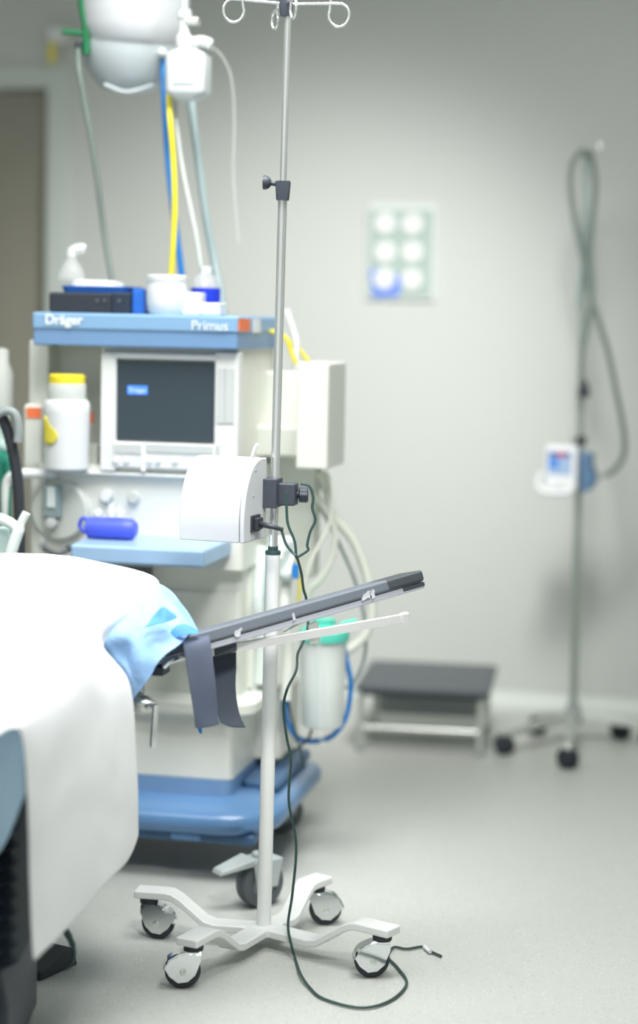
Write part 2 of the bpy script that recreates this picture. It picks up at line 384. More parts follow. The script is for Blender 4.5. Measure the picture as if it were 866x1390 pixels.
# -- middle console
u1c = A.px(330, 700, 0.0)[0]; z0c = A.px(300, 768, 0)[1]; z1c = A.px(300, 638, 0)[1]
con = MB(); con.loft([rrect(A, uL, u1c, 0.0, 0.42, 0.02, z0c - .01), rrect(A, uL, u1c, 0.0, 0.42, 0.02, z1c)]); con.build('console', 'cream', mc)
pbox(A, 60, 638, 330, 652, -0.02, 0.1).build('console_ledge', 'white_paint', mc, bevel=0.006)
for (x, y, r, mm) in ((145, 673, 0.014, 'sticker_white'), (182, 675, 0.013, 'disc_grey')):
    c = A.at(x, y, 0)
    k = MB().lathe(c, [(r + 0.003, 0), (r + 0.003, 0.006), (r, 0.01)], -A.v, n=24).build('pressure_gauge', 'pale_key', mc)
    MB().lathe(c - A.v * 0.0085, [(r, 0), (r, 0.003), (0.001, 0.003)], -A.v, n=24).build('gauge_face', mm, k)
# round absorber plate with flow window
c = A.at(83, 692, 0)
ab = MB().lathe(c, [(0.078, 0), (0.078, 0.012), (0.070, 0.02), (0.001, 0.02)], -A.v, n=48).build('absorber_disc', 'disc_grey', mc)
pbox(A, 57, 658, 80, 704, -0.045, 0).build('flow_window', 'hose_grey', ab, bevel=0.006, label='blue grey flow window')
pbox(A, 63, 661, 74, 690, -0.049, -0.03).build('flow_tube', 'mint_pale', ab, bevel=0.004)
MB().lathe(A.at(68, 710, -0.05), [(0.001, 0), (0.013, 0.002), (0.013, 0.03)], A.v, n=16).build('valve_knob', 'pale_key', ab)
pbox(A, 52, 640, 62, 740, -0.01, 0.02).build('console_rib', 'white_paint', mc, bevel=0.005)
# tubing mess under the console
for i, (x0, x1, y) in enumerate(((60, 95, 745), (92, 122, 742))):
    MB().tube([A.at(x0, y, -0.03), A.at((x0 + x1) / 2, y + 7, -0.06), A.at(x1, y, -0.03)], 0.007, smooth=6).build('pipe', 'tyre_grey', mc)
# -- tray
zty = 0.850; tT = MB()
uu0 = A.px(95, 742, -0.25)[0]; uu1 = A.px(276, 752, -0.25)[0]; ub1 = A.px(314, 740, 0.0)[0]
_, ztt = A.px(276, 747, -0.25); _, ztb = A.px(276, 772, -0.25)
lo = [A.p(uu0, -0.25, ztb), A.p(uu1, -0.25, ztb), A.p(ub1, 0.01, ztb), A.p(uu0 - 0.02, 0.01, ztb)]
tT.hexa(lo + [p + Vector((0, 0, ztt - ztb)) for p in lo]); tT.build('writing_tray', 'blue_tray', mc, bevel=0.008)
# -- upper housing
zu0 = z1c; zu1 = A.px(322, 474, 0)[1]
ur = A.px(321, 550, 0.0)[0]; ul = A.px(136, 550, 0.0)[0]
MB().box(A, ul, ur, 0.0, 0.40, zu0, zu1 + .01).build('upper_housing', 'cream', mc, bevel=0.008)
MB().box(A, A.px(64, 550, 0.12)[0], ul + .01, 0.12, 0.40, zu0, zu1 + .01).build('rear_panel', 'cream', mc, bevel=0.004)
MB().box(A, A.px(38, 550, 0.05)[0] , A.px(66, 550, 0.05)[0], 0.05, 0.40, zu0 - 0.0, zu1 + .01).build('side_pillar', 'cream_side', mc, bevel=0.008)
bzl = MB()
for (x0, y0, x1, y1) in ((137, 478, 156, 640), (292, 478, 322, 640), (150, 478, 300, 490), (150, 599, 300, 640)):
    pb = pbox(A, x0, y0, x1, y1, -0.022, 0.02); bzl.add(pb.v, pb.f)
mon = bzl.build('monitor_bezel', 'white_paint', mc, bevel=0.004)
scr = pbox(A, 155, 489, 293, 601, -0.012, 0.01).build('screen', 'screen_glass', mc, label='dark blue grey screen')
pt = A.at(173, 529, -0.0125); pbox(A, 173, 523, 200, 536, -0.0132, -0.012).build('logo_field', 'screen_blue', scr, label='small bright blue logo field')
text('logo', 'Dräger', A.at(175, 529.5, -0.0138), A.u, A.z, 0.016, 'letter_white', scr, 0.0004)
for (x0, y0, x1, y1) in ((295, 500, 304, 575), (306, 500, 317, 575)): 
    pbox(A, x0, y0, x1, y1, -0.025, -0.02).build('keypad', 'pale_key', mon, bevel=0.001)
for (x0, y0, x1, y1) in ((156, 602, 192, 616), (198, 602, 288, 617)):
    pbox(A, x0, y0, x1, y1, -0.025, -0.02).build('keypad', 'pale_key', mon, bevel=0.001)
for x in (158, 172, 203, 215, 238):
    c = A.at(x, 625, -0.023); MB().lathe(c, [(0.0075, 0), (0.0075, 0.004), (0.001, 0.005)], -A.v, n=16).build('key', 'sticker_white', mon)
pbox(A, 192, 600, 197, 640, -0.026, -0.02).build('divider', 'letter_white', mon)
# -- top shelf
s0 = A.px(43, 450, -0.05); s1 = A.px(323, 452, -0.05); zb = A.px(323, 475, -0.05)[1]; ztp = A.px(323, 429, -0.05)[1]
zm = zb + (ztp - zb) * 0.48
MB().box(A, s0[0], s1[0], -0.05, 0.40, zm, ztp).build('top_shelf', 'blue_shelf', mc, bevel=0.007)
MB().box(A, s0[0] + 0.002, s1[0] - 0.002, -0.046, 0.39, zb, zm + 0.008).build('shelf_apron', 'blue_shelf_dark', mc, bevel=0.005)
text('lettering', 'Dräger', A.at(61, 434, -0.052), A.u, A.z, 0.034, 'letter_white', mc, 0.0006, 0.0008)
text('lettering', 'Primus', A.at(259, 442, -0.052), A.u, A.z, 0.034, 'letter_white', mc, 0.0006, 0.0)
# stickers on the side of the shelf
uS = s1[0] + 0.001
def sidebox(v0, v1, z0, z1, m_, name, lab=None): MB().box(A, uS - 0.001, uS + 0.0012, v0, v1, z0, z1).build(name, m_, mc, label=lab)
hz = ztp - zb
sidebox(-0.047, 0.06, zb + hz * 0.55, zb + hz * 0.93, 'orange', 'warning_sticker', 'orange sticker')
sidebox(0.10, 0.17, zb + hz * 0.50, zb + hz * 0.92, 'sticker_white', 'sticker', 'white sticker')
# left column with orange sticker
pbox(A, 31, 548, 57, 640, 0.0, 0.12).build('side_box', 'cream_side', mc, bevel=0.01)
pbox(A, 36, 553, 55, 568, -0.002, 0.01).build('warning_sticker', 'orange', mc, label='orange sticker')
pbox(A, 121, 560, 126, 574, 0.033, 0.04).build('warning_sticker', 'orange', mc, label='orange sticker')
pbox(A, 50, 600, 132, 640, 0.04, 0.13).build('jar_bracket', 'cream_side', mc, bevel=0.006)
# handle rail
MB().tube([A.at(8, 760, -0.06), A.at(8, 700, -0.06), A.at(8, 665, -0.06), A.at(12, 650, -0.06), A.at(24, 643, -0.06), A.at(48, 643, -0.04), A.at(75, 645, 0.0)], 0.0125, n=14).build('hand_rail', 'white_paint', mc)
# right side unit
sbu = A.px(404, 560, 0.12)[0]; sbu2 = A.px(447, 560, 0.12)[0]
sb = pbox(A, 404, 492, 444, 638, 0.12, 0.34); sb.build('side_unit', 'cream', mc, bevel=0.006)
MB().box(A, ur - 0.01, sbu2 - 0.01, 0.22, 0.30, zu0 + 0.02, zu0 + 0.10).build('side_arm', 'cream_side', mc, bevel=0.01)
MB().box(A, ur - 0.01, sbu + 0.01, 0.30, 0.38, zu0 - 0.3, zu1 - 0.06).build('side_column', 'cream_side', mc, bevel=0.01)
# lower side cover seen right of the pole
rr = A.px(396, 1000, 0.30)
MB().loft([rrect(A, -0.05, A.px(385, 1000, 0.3)[0], 0.25, 0.5, 0.02, 0.24), rrect(A, -0.05, A.px(385, 1000, 0.3)[0], 0.25, 0.5, 0.02, zl)]).build('side_cover', 'cream', mc)
# pale hoses and bags down the right side
for (x, y0, y1, r, mm, nm) in ((338, 745, 935, 0.013, 'hose_cream', 'ventilator_tube'), (352, 752, 930, 0.015, 'mint_pale', 'ventilator_tube'), (331, 748, 880, 0.006, 'hose_grey', 'gas_line'), (366, 740, 940, 0.012, 'mint', 'ventilator_tube'), (345, 760, 945, 0.010, 'frosted', 'ventilator_tube'), (388, 770, 950, 0.014, 'cream_side', 'ventilator_tube')):
    MB().tube([A.at(x + 4, y0 - 10, 0.16), A.at(x - 2, (y0 * 2 + y1) / 3, 0.12), A.at(x + 3, (y0 + y1 * 2) / 3, 0.14), A.at(x, y1, 0.14)], r, n=12, ridge=0.05 if r > .01 else 0, pitch=0.012).build(nm, mm, mc)

def T(pts, Yd): return [at(x, y, Yd) if len(q) == 0 else at(x, y, q[0]) for x, y, *q in pts]
# hoses at the right side
h = MB().tube(T([(432, 640, 5.0), (443, 664), (452, 700), (478, 732), (497, 778), (505, 825), (496, 862), (470, 885), (462, 890)], 5.02), 0.0125, n=12, ridge=0.06, pitch=0.012).build('breathing_hose', 'hose_cream'); tag(h, 'thick cream corrugated hose bowing far out to the right beside the machine', 'hose', 'cream hoses at the right of the machine')
h = MB().tube(T([(428, 672, 4.95), (441, 690), (452, 712), (455, 735), (449, 762), (434, 788), (420, 802), (414, 840), (412, 868)], 4.94), 0.008, n=12, ridge=0.04, pitch=0.012).build('breathing_hose', 'hose_cream'); tag(h, 'thinner cream hose curving down towards the suction canister', 'hose', 'cream hoses at the right of the machine')
h = MB().tube(T([(442, 640, 4.92), (452, 668), (446, 715), (430, 745), (418, 775), (412, 800)], 4.90), 0.005, n=10).build('gas_hose', 'hose_cream'); tag(h, 'thin pale hose crossing behind the cord knot', 'hose')
h = MB().tube(T([(436, 690), (462, 742), (484, 795), (496, 850), (494, 895), (478, 928), (462, 935)], 5.05), 0.0045, n=10).build('drain_line', 'hose_grey'); tag(h, 'thin grey green line hanging inside the big cream hose', 'hose')
h = MB().tube(T([(466, 872), (470, 895), (476, 930), (470, 972), (452, 998), (428, 1006), (405, 1002), (391, 982), (387, 960), (386, 935)], 4.97), 0.0072, n=12).build('oxygen_hose', 'hose_blue'); tag(h, 'bright blue hose looped under the suction canister', 'hose')
h = MB().tube(T([(358, 448), (376, 452), (390, 462), (396, 480), (402, 494)], 5.0), 0.006, n=10).build('yellow_hose', 'hose_yellow'); tag(h, 'short yellow hose dropping from behind the blue shelf', 'hose')
h = MB().tube(T([(392, 464), (404, 472), (418, 490), (422, 500)], 5.06), 0.0055, n=10).build('yellow_hose', 'hose_yellow'); tag(h, 'short yellow hose end running onto the tall cream side box', 'hose')
h = MB().tube(T([(388, 420), (392, 432), (398, 450), (402, 470), (400, 520), (392, 580), (388, 640), (384, 700)], 5.03), 0.009, n=10).build('white_hose', 'white_plastic'); tag(h, 'white hose running down between the chrome pole and the side box', 'hose')
# suction canister
cc = at(437, 985, 4.86)
sc_ = thing('suction_canister', cc, 'cloudy white suction canister with mint green lid behind the arm board', 'canister')
zt_ = at(437, 862, 4.86).z - cc.z
MB().lathe(cc, [(0.001, 0), (0.050, 0.0), (0.054, 0.006), (0.057, zt_ * 0.5), (0.060, zt_)], n=40).build('jar', 'frosted', sc_)
MB().lathe(cc, [(0.001, 0.008), (0.045, 0.008), (0.048, zt_ * 0.9), (0.001, zt_ * 0.9)], n=32).build('liner', 'mint_pale', sc_)
MB().lathe(cc + Vector((0, 0, zt_)), [(0.064, -0.012), (0.066, 0.0), (0.064, 0.012), (0.048, 0.022), (0.03, 0.03), (0.03, 0.042), (0.001, 0.044)], n=40).build('lid', 'lid_green', sc_, label='mint green lid')
MB().cyl(cc + Vector((0.045, 0, zt_ + 0.025)), cc + Vector((0.085, 0, zt_ + 0.035)), 0.011).build('port', 'lid_green', sc_)
h = MB().tube(T([(430, 850), (433, 880), (436, 930), (434, 985), (438, 1010)], 4.78), 0.009, n=12).build('suction_tube', 'bag_clear'); tag(h, 'milky suction tube hanging in front of the canister', 'tube')
h = MB().tube(T([(386, 870), (386, 915), (392, 955), (402, 1000), (409, 1022), (412, 1043)], 4.90), 0.0035, n=8).build('sensor_cable', 'cable_green'); tag(h, 'thin dark cable hanging down in front of the blue hose loop', 'cable')
h = MB().tube(T([(424, 988), (418, 1003), (406, 1014), (392, 1024), (374, 1036)], 4.93), 0.0035, n=8).build('sensor_cable', 'cable_green'); tag(h, 'short dark cable end crossing low by the blue hose loop', 'cable')
# white pouch with blue corner
pc = thing('tubing_pouch', at(390, 790, 4.80), 'clear white tubing pouch with blue corner hanging beside the white pole', 'pouch')
g = [[at(372 + 26 * j / 5 + 3 * math.sin(i), 728 + 60 * i / 6, 4.80 + 0.012 * math.sin(j * 1.3 + i)) for j in range(6)] for i in range(7)]
MB().grid(g).build('bag', 'mint_pale', pc, solid=0.004)
pbox(W, 396, 765, 406, 786, 4.795, 4.81).build('clip', 'hose_blue', pc, bevel=0.003, label='blue clip')
h = MB().tube(T([(404, 760), (407, 790), (404, 822), (400, 850)], 4.86), 0.004, n=8).build('gas_line', 'hose_yellow'); tag(h, 'thin yellow line hanging behind the cord right of the pole', 'hose')

# jar in the machine's bracket
jc = A.at(90, 637, -0.03)
jr = thing('soda_lime_canister', jc, 'white canister with yellow screw lid held at the left of the screen', 'canister')
zz = lambda y: A.px(90, y, -0.03)[1] - jc.z
MB().lathe(jc, [(0.001, 0), (0.052, 0), (0.056, 0.004), (0.058, zz(560)), (0.058, zz(548)), (0.052, zz(543)), (0.04, zz(541))], n=40).build('body', 'white_plastic', jr)
MB().lathe(jc, [(0.048, zz(545)), (0.048, zz(522)), (0.043, zz(518)), (0.001, zz(518))], n=40).build('neck', 'frosted', jr)
MB().lathe(jc, [(0.038, zz(523)), (0.045, zz(522)), (0.046, zz(518)), (0.045, zz(510)), (0.041, zz(508)), (0.001, zz(508))], n=40).build('lid', 'yellow', jr, label='yellow screw lid')
# teardrop label wrapped on the body
lb = []
vd = Vector((jc.x, jc.y, 0)).normalized(); ve = Vector((vd.y, -vd.x, 0)); jpx = 433 + jc.x / jc.y * F
def oncyl(x, y, r):
    q = at(x, y, jc.y - r); a = max(-0.985, min(0.97, (q - jc).dot(ve) / r)); return jc + ve * (a * r) - vd * (math.sqrt(1 - a * a) * r) + Vector((0, 0, q.z - jc.z))
rowsL = [(566, 59, 63), (572, 59, 64), (578, 59, 68), (584, 59, 74), (590, 59, 78), (595, 59, 78), (600, 60, 75), (604, 62, 69)]
gi = [[oncyl(x0 + (x1 - x0) * k / 8, y, 0.0605) for k in range(9)] for y, x0, x1 in rowsL]
MB().grid(gi).build('pear_sticker', 'label_yellow', jr, solid=0.001, label='yellow pear shaped sticker')

# things on the top shelf
zs = ztp
def on(px, v): u = A.px(px, 420, v)[0]; return A.p(u, v, zs)
def shelfbox(x0, x1, ytop, v0, v1, zbase=None):
    ua = A.px(x0, 420, v0)[0]; ub = A.px(x1, 420, v0)[0]; z1 = A.px((x0 + x1) / 2, ytop, v0)[1]
    return MB().box(A, ua, ub, v0, v1, zs if zbase is None else zbase, z1), z1
bk, zbk = shelfbox(66, 150, 397, 0.0, 0.2)
br = thing('recorder_box', on(110, 0.1), 'flat black box on the blue top shelf at left', 'box')
bk.build('case', 'black_plastic', br, bevel=0.006)
b2, _ = shelfbox(150, 176, 397, 0.012, 0.2); b2.build('side_case', 'table_dark', br, bevel=0.005)
for x in (132, 142, 162): MB().lathe(A.at(x, 408, 0.0), [(0.004, 0), (0.004, 0.003), (0.001, 0.003)], -A.v, n=12).build('button', 'tyre_grey', br)
ty = thing('instrument_tray', on(140, 0.15) + Vector((0, 0, zbk - zs)), 'shallow bright blue tray lying on the black box', 'tray')
bq = MB(); ua = A.px(86, 395, 0.05)[0]; ub = A.px(172, 395, 0.05)[0]; z0_ = zbk + 0.0005
bq.loft([rrect(A, ua, ub, 0.04, 0.19, 0.02, z0_), rrect(A, ua - 0.006, ub + 0.006, 0.034, 0.196, 0.024, z0_ + 0.016), rrect(A, ua - 0.004, ub + 0.004, 0.036, 0.194, 0.022, z0_ + 0.017), rrect(A, ua + 0.003, ub - 0.003, 0.043, 0.187, 0.018, z0_ + 0.004)])
bq.build('dish', 'mid_blue', ty)
gz = MB(); gz.loft([rrect(A, ua + 0.01, ub - 0.03, 0.05, 0.17, 0.03, z0_ + 0.006), rrect(A, ua + 0.012, ub - 0.04, 0.055, 0.16, 0.03, z0_ + 0.028), rrect(A, ua + 0.03, ub - 0.06, 0.07, 0.14, 0.03, z0_ + 0.032)])
tag(gz.build('gauze_pad', 'sticker_white'), 'folded white gauze lying in the shallow blue tray', 'gauze')
b3, zb3 = shelfbox(179, 196, 392, 0.03, 0.2); tag(b3.build('glove_box', 'mid_blue', bevel=0.004), 'small royal blue box between the black box and the white jar', 'box')
# breathing mask (clear) on the tray
mk = thing('face_mask', A.at(97, 385, 0.1), 'clear face mask and elbow standing above the blue tray', 'mask')
c0 = A.p(A.px(97, 388, 0.1)[0], 0.1, z0_ + 0.032)
hm = A.px(97, 340, 0.1)[1] - c0.z
MB().lathe(c0, [(0.034, 0), (0.036, 0.006), (0.030, hm * 0.35), (0.018, hm * 0.6), (0.012, hm * 0.72), (0.012, hm * 0.85)], n=28).build('mask_dome', 'clear', mk)
MB().tube([c0 + Vector((0, 0, hm * 0.8)), c0 + Vector((0.002, 0, hm * 0.98)), c0 + Vector((0.022, 0, hm * 1.08)), c0 + Vector((0.034, 0, hm * 1.05))], 0.013, n=14).build('elbow', 'frosted', mk)
# white jar
wj = on(226, 0.03); hw = A.px(226, 374, 0.03)[1] - zs
wt = thing('white_jar', wj, 'round white plastic jar in the middle of the blue shelf', 'jar')
MB().lathe(wj, [(0.001, 0), (0.040, 0.0), (0.046, 0.01), (0.050, hw * 0.3), (0.051, hw * 0.6), (0.048, hw * 0.82)], n=40).build('body', 'white_plastic', wt)
MB().lathe(wj + Vector((0, 0, hw * 0.82)), [(0.0485, 0), (0.050, 0.003), (0.050, hw * 0.16), (0.046, hw * 0.19), (0.001, hw * 0.19)], n=40).build('lid', 'white_paint', wt)
b4, z4 = shelfbox(246, 272, 397, 0.02, 0.07); tag(b4.build('tape_box', 'white_plastic', bevel=0.004), 'small upright white box touching the white jar', 'box')
b5, _ = shelfbox(272, 298, 411, -0.02, 0.05); tag(b5.build('dressing_box', 'white_plastic', bevel=0.004), 'low white box at the right end of the shelf in front of the bottle', 'box')
bb_ = on(279, 0.14); hb = A.px(279, 368, 0.14)[1] - zs
bt = thing('blue_bottle', bb_, 'bottle of vivid blue liquid with clear shoulder on the shelf', 'bottle')
MB().lathe(bb_, [(0.001, 0), (0.035, 0.0), (0.038, 0.006), (0.038, hb * 0.62), (0.001, hb * 0.62)], n=32).build('liquid', 'vivid_blue', bt, label='vivid blue liquid')
MB().lathe(bb_, [(0.0385, hb * 0.62), (0.037, hb * 0.72), (0.030, hb * 0.86), (0.014, hb * 0.93), (0.013, hb)], n=32).build('shoulder', 'clear', bt)
MB().lathe(bb_ + Vector((0, 0, hb * 0.95)), [(0.015, 0), (0.015, 0.016), (0.001, 0.017)], n=20).build('cap', 'white_plastic', bt)

# blue mask on the tray
ztray = ztt
bm_ = thing('blue_mask_case', A.p(A.px(150, 728, -0.12)[0], -0.12, ztray), 'violet blue rolled pouch lying on the pale blue tray', 'pouch')
c = A.p(A.px(151, 728, -0.12)[0], -0.12, ztray)
pr = []
for t, r in ((-0.062, 0.018), (-0.058, 0.026), (-0.03, 0.029), (0.03, 0.029), (0.052, 0.027), (0.064, 0.017)):
    pr.append([c + A.u * t + A.v * (math.cos(a) * r) + Vector((0, 0, 0.027 + math.sin(a) * min(r, 0.0265))) for a in [2 * PI * k / 20 for k in range(20)]])
MB().loft(pr).build('pouch_body', 'mask_blue', bm_)
MB().tube([c + A.u * -0.055 + Vector((0, 0, 0.035)), c + A.u * -0.072 + Vector((0, 0, 0.05)), c + A.u * -0.082 + Vector((0, 0, 0.03)), c + A.u * -0.066 + Vector((0, 0, 0.012))], 0.005, n=8).build('loop', 'mask_blue', bm_)
for i, (du, hh) in enumerate(((0.0, 0.034), (0.022, 0.028), (-0.035, 0.02))):
    k = MB().lathe(c + A.u * du + Vector((0, 0, 0.0545)) + A.v * (0.0), [(0.012, 0), (0.013, hh * 0.5), (0.008, hh * 0.8), (0.008, hh)], n=16).build('vial', 'frosted')
    tag(k, ('clear glass vial standing on the middle of the violet blue pouch', 'right clear vial on the violet blue pouch', 'low clear vial on the left of the violet blue pouch')[i], 'vial', 'clear vials on the blue pouch')

# ---------------------------------------------------------------- left edge: bag, hose, cloth
lg = MB()
lg.tube(T([(-12, 560), (2, 566), (12, 590), (20, 625), (25, 665), (27, 720), (26, 770)], 4.62), 0.014, n=12, ridge=0.04, pitch=0.014)
tag(lg.build('black_hose', 'black_plastic'), 'thick black hose hanging at the left edge beside the machine', 'hose')
lg = MB().tube(T([(-20, 575), (0, 560), (14, 558), (22, 566), (25, 585), (24, 600)], 4.60), 0.011, n=10)
tag(lg.build('breathing_bag_strap', 'handle_grey'), 'brown grey loop on top of the black hose', 'strap')
g = [[at(-60 + 74 * j / 8, 610 + 190 * i / 10, 4.78 + 0.02 * math.sin(j * 1.9 + i * 0.3)) for j in range(9)] for i in range(11)]
tag(MB().grid(g).build('green_cloth', 'green_cloth', solid=0.006), 'dark green cloth hanging at the left edge', 'cloth')
g = [[at(-60 + 72 * j / 6, 565 + 48 * i / 4, 4.80 + 0.01 * math.sin(j + i)) for j in range(7)] for i in range(5)]
tag(MB().grid(g).build('pale_packet', 'mint', solid=0.02), 'pale mint packet above the green cloth at the left edge', 'packet')
lp = MB().lathe(at(2, 560, 4.9), [(0.02, 0), (0.03, 0.01), (0.03, 0.10), (0.018, 0.13), (0.018, 0.16), (0.001, 0.165)], n=20)
tag(lp.build('white_flask', 'wall_paint'), 'pale rounded flask at the left edge under the door', 'flask')
pbl = thing('tube_holder', at(30, 740, 4.5), 'pale mint tubes crossing at the left edge above the white sheet', 'tube')
MB().tube(T([(36, 696), (28, 712), (18, 740), (8, 775)], 4.40), [0.010, 0.014, 0.014], n=12).build('thick_tube', 'mint_pale', pbl)
MB().tube(T([(-25, 700), (-5, 703), (10, 708), (22, 716)], 4.42), 0.013, n=12).build('thick_tube', 'mint_pale', pbl)
pbox(W, -30, 715, 12, 770, 4.44, 4.46).build('pouch', 'mint', pbl, bevel=0.006)

# ================================================================ ceiling pendant and hoses
pc0 = at(182, 0, 5.15); PB = lambda y: at(182, y, 5.15).z
pd = thing('ceiling_pendant', (pc0.x, pc0.y, 3.0), 'big rounded white supply pendant hanging from the ceiling at upper left', 'pendant')
bz = PB(76); ax = Vector((pc0.x, pc0.y, 0))
k = MB().lathe(ax, [(0.001, bz), (0.05, bz + 0.002), (0.095, bz + 0.012), (0.125, bz + 0.035), (0.141, bz + 0.075), (0.147, bz + 0.14), (0.147, bz + 0.30), (0.12, bz + 0.36), (0.06, 2.85), (0.06, 2.90)], n=48)
k.build('housing', 'pendant_white', pd)
MB().cyl(ax + Vector((0, 0, 2.88)), ax + Vector((0, 0, 3.0)), 0.11).build('ceiling_flange', 'pendant_white', pd)
b2z = PB(124); ax2 = ax + Vector((-0.012, 0.03, 0))
MB().lathe(ax2, [(0.001, b2z), (0.045, b2z + 0.001), (0.075, b2z + 0.010), (0.095, b2z + 0.03), (0.122, b2z + 0.07), (0.136, b2z + 0.11), (0.136, bz + 0.05)], n=48).build('lower_cover', 'pendant_grey', pd)
MB().tube([ax2 + Vector((-0.06, -0.07, b2z + 0.012)), ax2 + Vector((0.0, -0.07, b2z - 0.006)), ax2 + Vector((0.07, -0.05, b2z + 0.016))], 0.005, n=8).build('grip', 'pendant_grey', pd)
gb = thing('green_valve', at(115, 40, 5.12), 'dark green hose coupling beside the white pendant', 'valve')
MB().tube(T([(110, -30), (112, 10), (117, 40), (117, 74)], 5.08), 0.0105, n=12).build('stem', 'green_bracket', gb)
MB().tube(T([(84, 43), (98, 44), (114, 45)], 5.08), 0.0075, n=12).build('lever', 'green_bracket', gb)
MB().cyl(at(107, 58, 5.08), at(107, 76, 5.08), 0.010).build('plug', 'black_plastic', gb)
h = MB().tube(T([(106, 64, 5.08), (107, 95), (115, 140), (124, 190), (133, 250), (142, 320), (153, 384, 5.0), (158, 400, 5.0)], 5.05), 0.0075, n=10).build('supply_cable', 'cable_grey'); tag(h, 'dark grey green cable from the green coupling down to the top shelf', 'cable')
h = MB().tube(T([(222, 72, 5.1), (223, 130), (227, 200), (233, 265), (240, 320), (250, 400)], 5.09), 0.0085, n=10).build('supply_hose', 'hose_blue'); tag(h, 'blue hose hanging from the pendant down to the shelf', 'hose', 'gas hoses hanging from the pendant')
h = MB().tube(T([(228, 90, 5.1), (230, 150), (235, 215), (237, 270), (236, 320), (231, 395)], 4.96), 0.0075, n=10).build('supply_hose', 'hose_yellow'); tag(h, 'yellow hose hanging from the pendant behind the white jar', 'hose', 'gas hoses hanging from the pendant')
h = MB().tube(T([(236, 90, 5.15), (238, 150), (246, 220), (257, 275), (268, 330), (277, 395)], 5.0), 0.0055, n=10).build('supply_hose', 'coving'); tag(h, 'thin pale grey hose beside the yellow one', 'hose', 'gas hoses hanging from the pendant')
h = MB().tube(T([(252, 60, 5.2), (258, 120, 5.2), (263, 170), (271, 230), (279, 290), (290, 350), (299, 395, 5.08), (303, 426, 5.04)], 5.12), 0.0105, n=12, ridge=0.09, pitch=0.012).build('corrugated_hose', 'hose_grey'); tag(h, 'grey green corrugated hose slanting down to the right end of the shelf', 'hose')
h = MB().tube(T([(284, 62), (298, 72), (311, 95), (317, 130), (318, 180), (317, 240), (324, 330)], 5.0), 0.0035, n=8).build('clear_tube', 'bag_clear'); tag(h, 'thin transparent tube arching down from the humidifier bottle', 'tube')
hc = at(255, 136, 4.95)
hm_ = thing('humidifier_bottle', hc, 'square cloudy white bottle hanging beside the pendant', 'bottle')
Yb = 4.95; HB = Frame((hc.x, hc.y, hc.z), 10); zz2 = lambda y: at(255, y, Yb).z - hc.z; ww = 0.053
MB().loft([rrect(HB, -0.028, 0.028, -0.028, 0.028, 0.012, 0), rrect(HB, -0.047, 0.047, -0.04, 0.04, 0.018, 0.012), rrect(HB, -ww, ww, -0.045, 0.045, 0.018, 0.022), rrect(HB, -ww, ww, -0.045, 0.045, 0.018, zz2(76)), rrect(HB, -0.035, 0.035, -0.035, 0.035, 0.018, zz2(70)), rrect(HB, -0.02, 0.02, -0.02, 0.02, 0.015, zz2(66))]).build('bottle', 'milky_plastic', hm_)
MB().box(HB, -0.028, 0.030, -0.0475, -0.04, 0.035, zz2(84)).build('level_window', 'pendant_grey', hm_, bevel=0.002)
MB().lathe(HB.p(-0.012, 0, zz2(68)), [(0.018, 0), (0.022, 0.01), (0.020, 0.035), (0.012, 0.045), (0.012, 0.075), (0.018, 0.08), (0.018, 0.10)], n=20).build('cap', 'milky_plastic', hm_)
MB().tube([HB.p(0.01, 0, zz2(58)), HB.p(0.035, 0, zz2(56)), HB.p(0.06, 0, zz2(61))], 0.014, n=12).build('outlet', 'milky_plastic', hm_)
MB().cyl(HB.p(-0.012, 0, zz2(42)), HB.p(-0.012, 0, 3.0 - hc.z), 0.009, n=14).build('hanger_rod', 'pendant_grey', hm_)
MB().box(HB, -0.010, 0.028, -0.018, 0.018, zz2(34), zz2(24)).build('chrome_fitting', 'steel', hm_, bevel=0.006)
pbox(W, 214, 64, 226, 76, 5.05, 5.10).build('connector', 'white_plastic', pd, bevel=0.012)

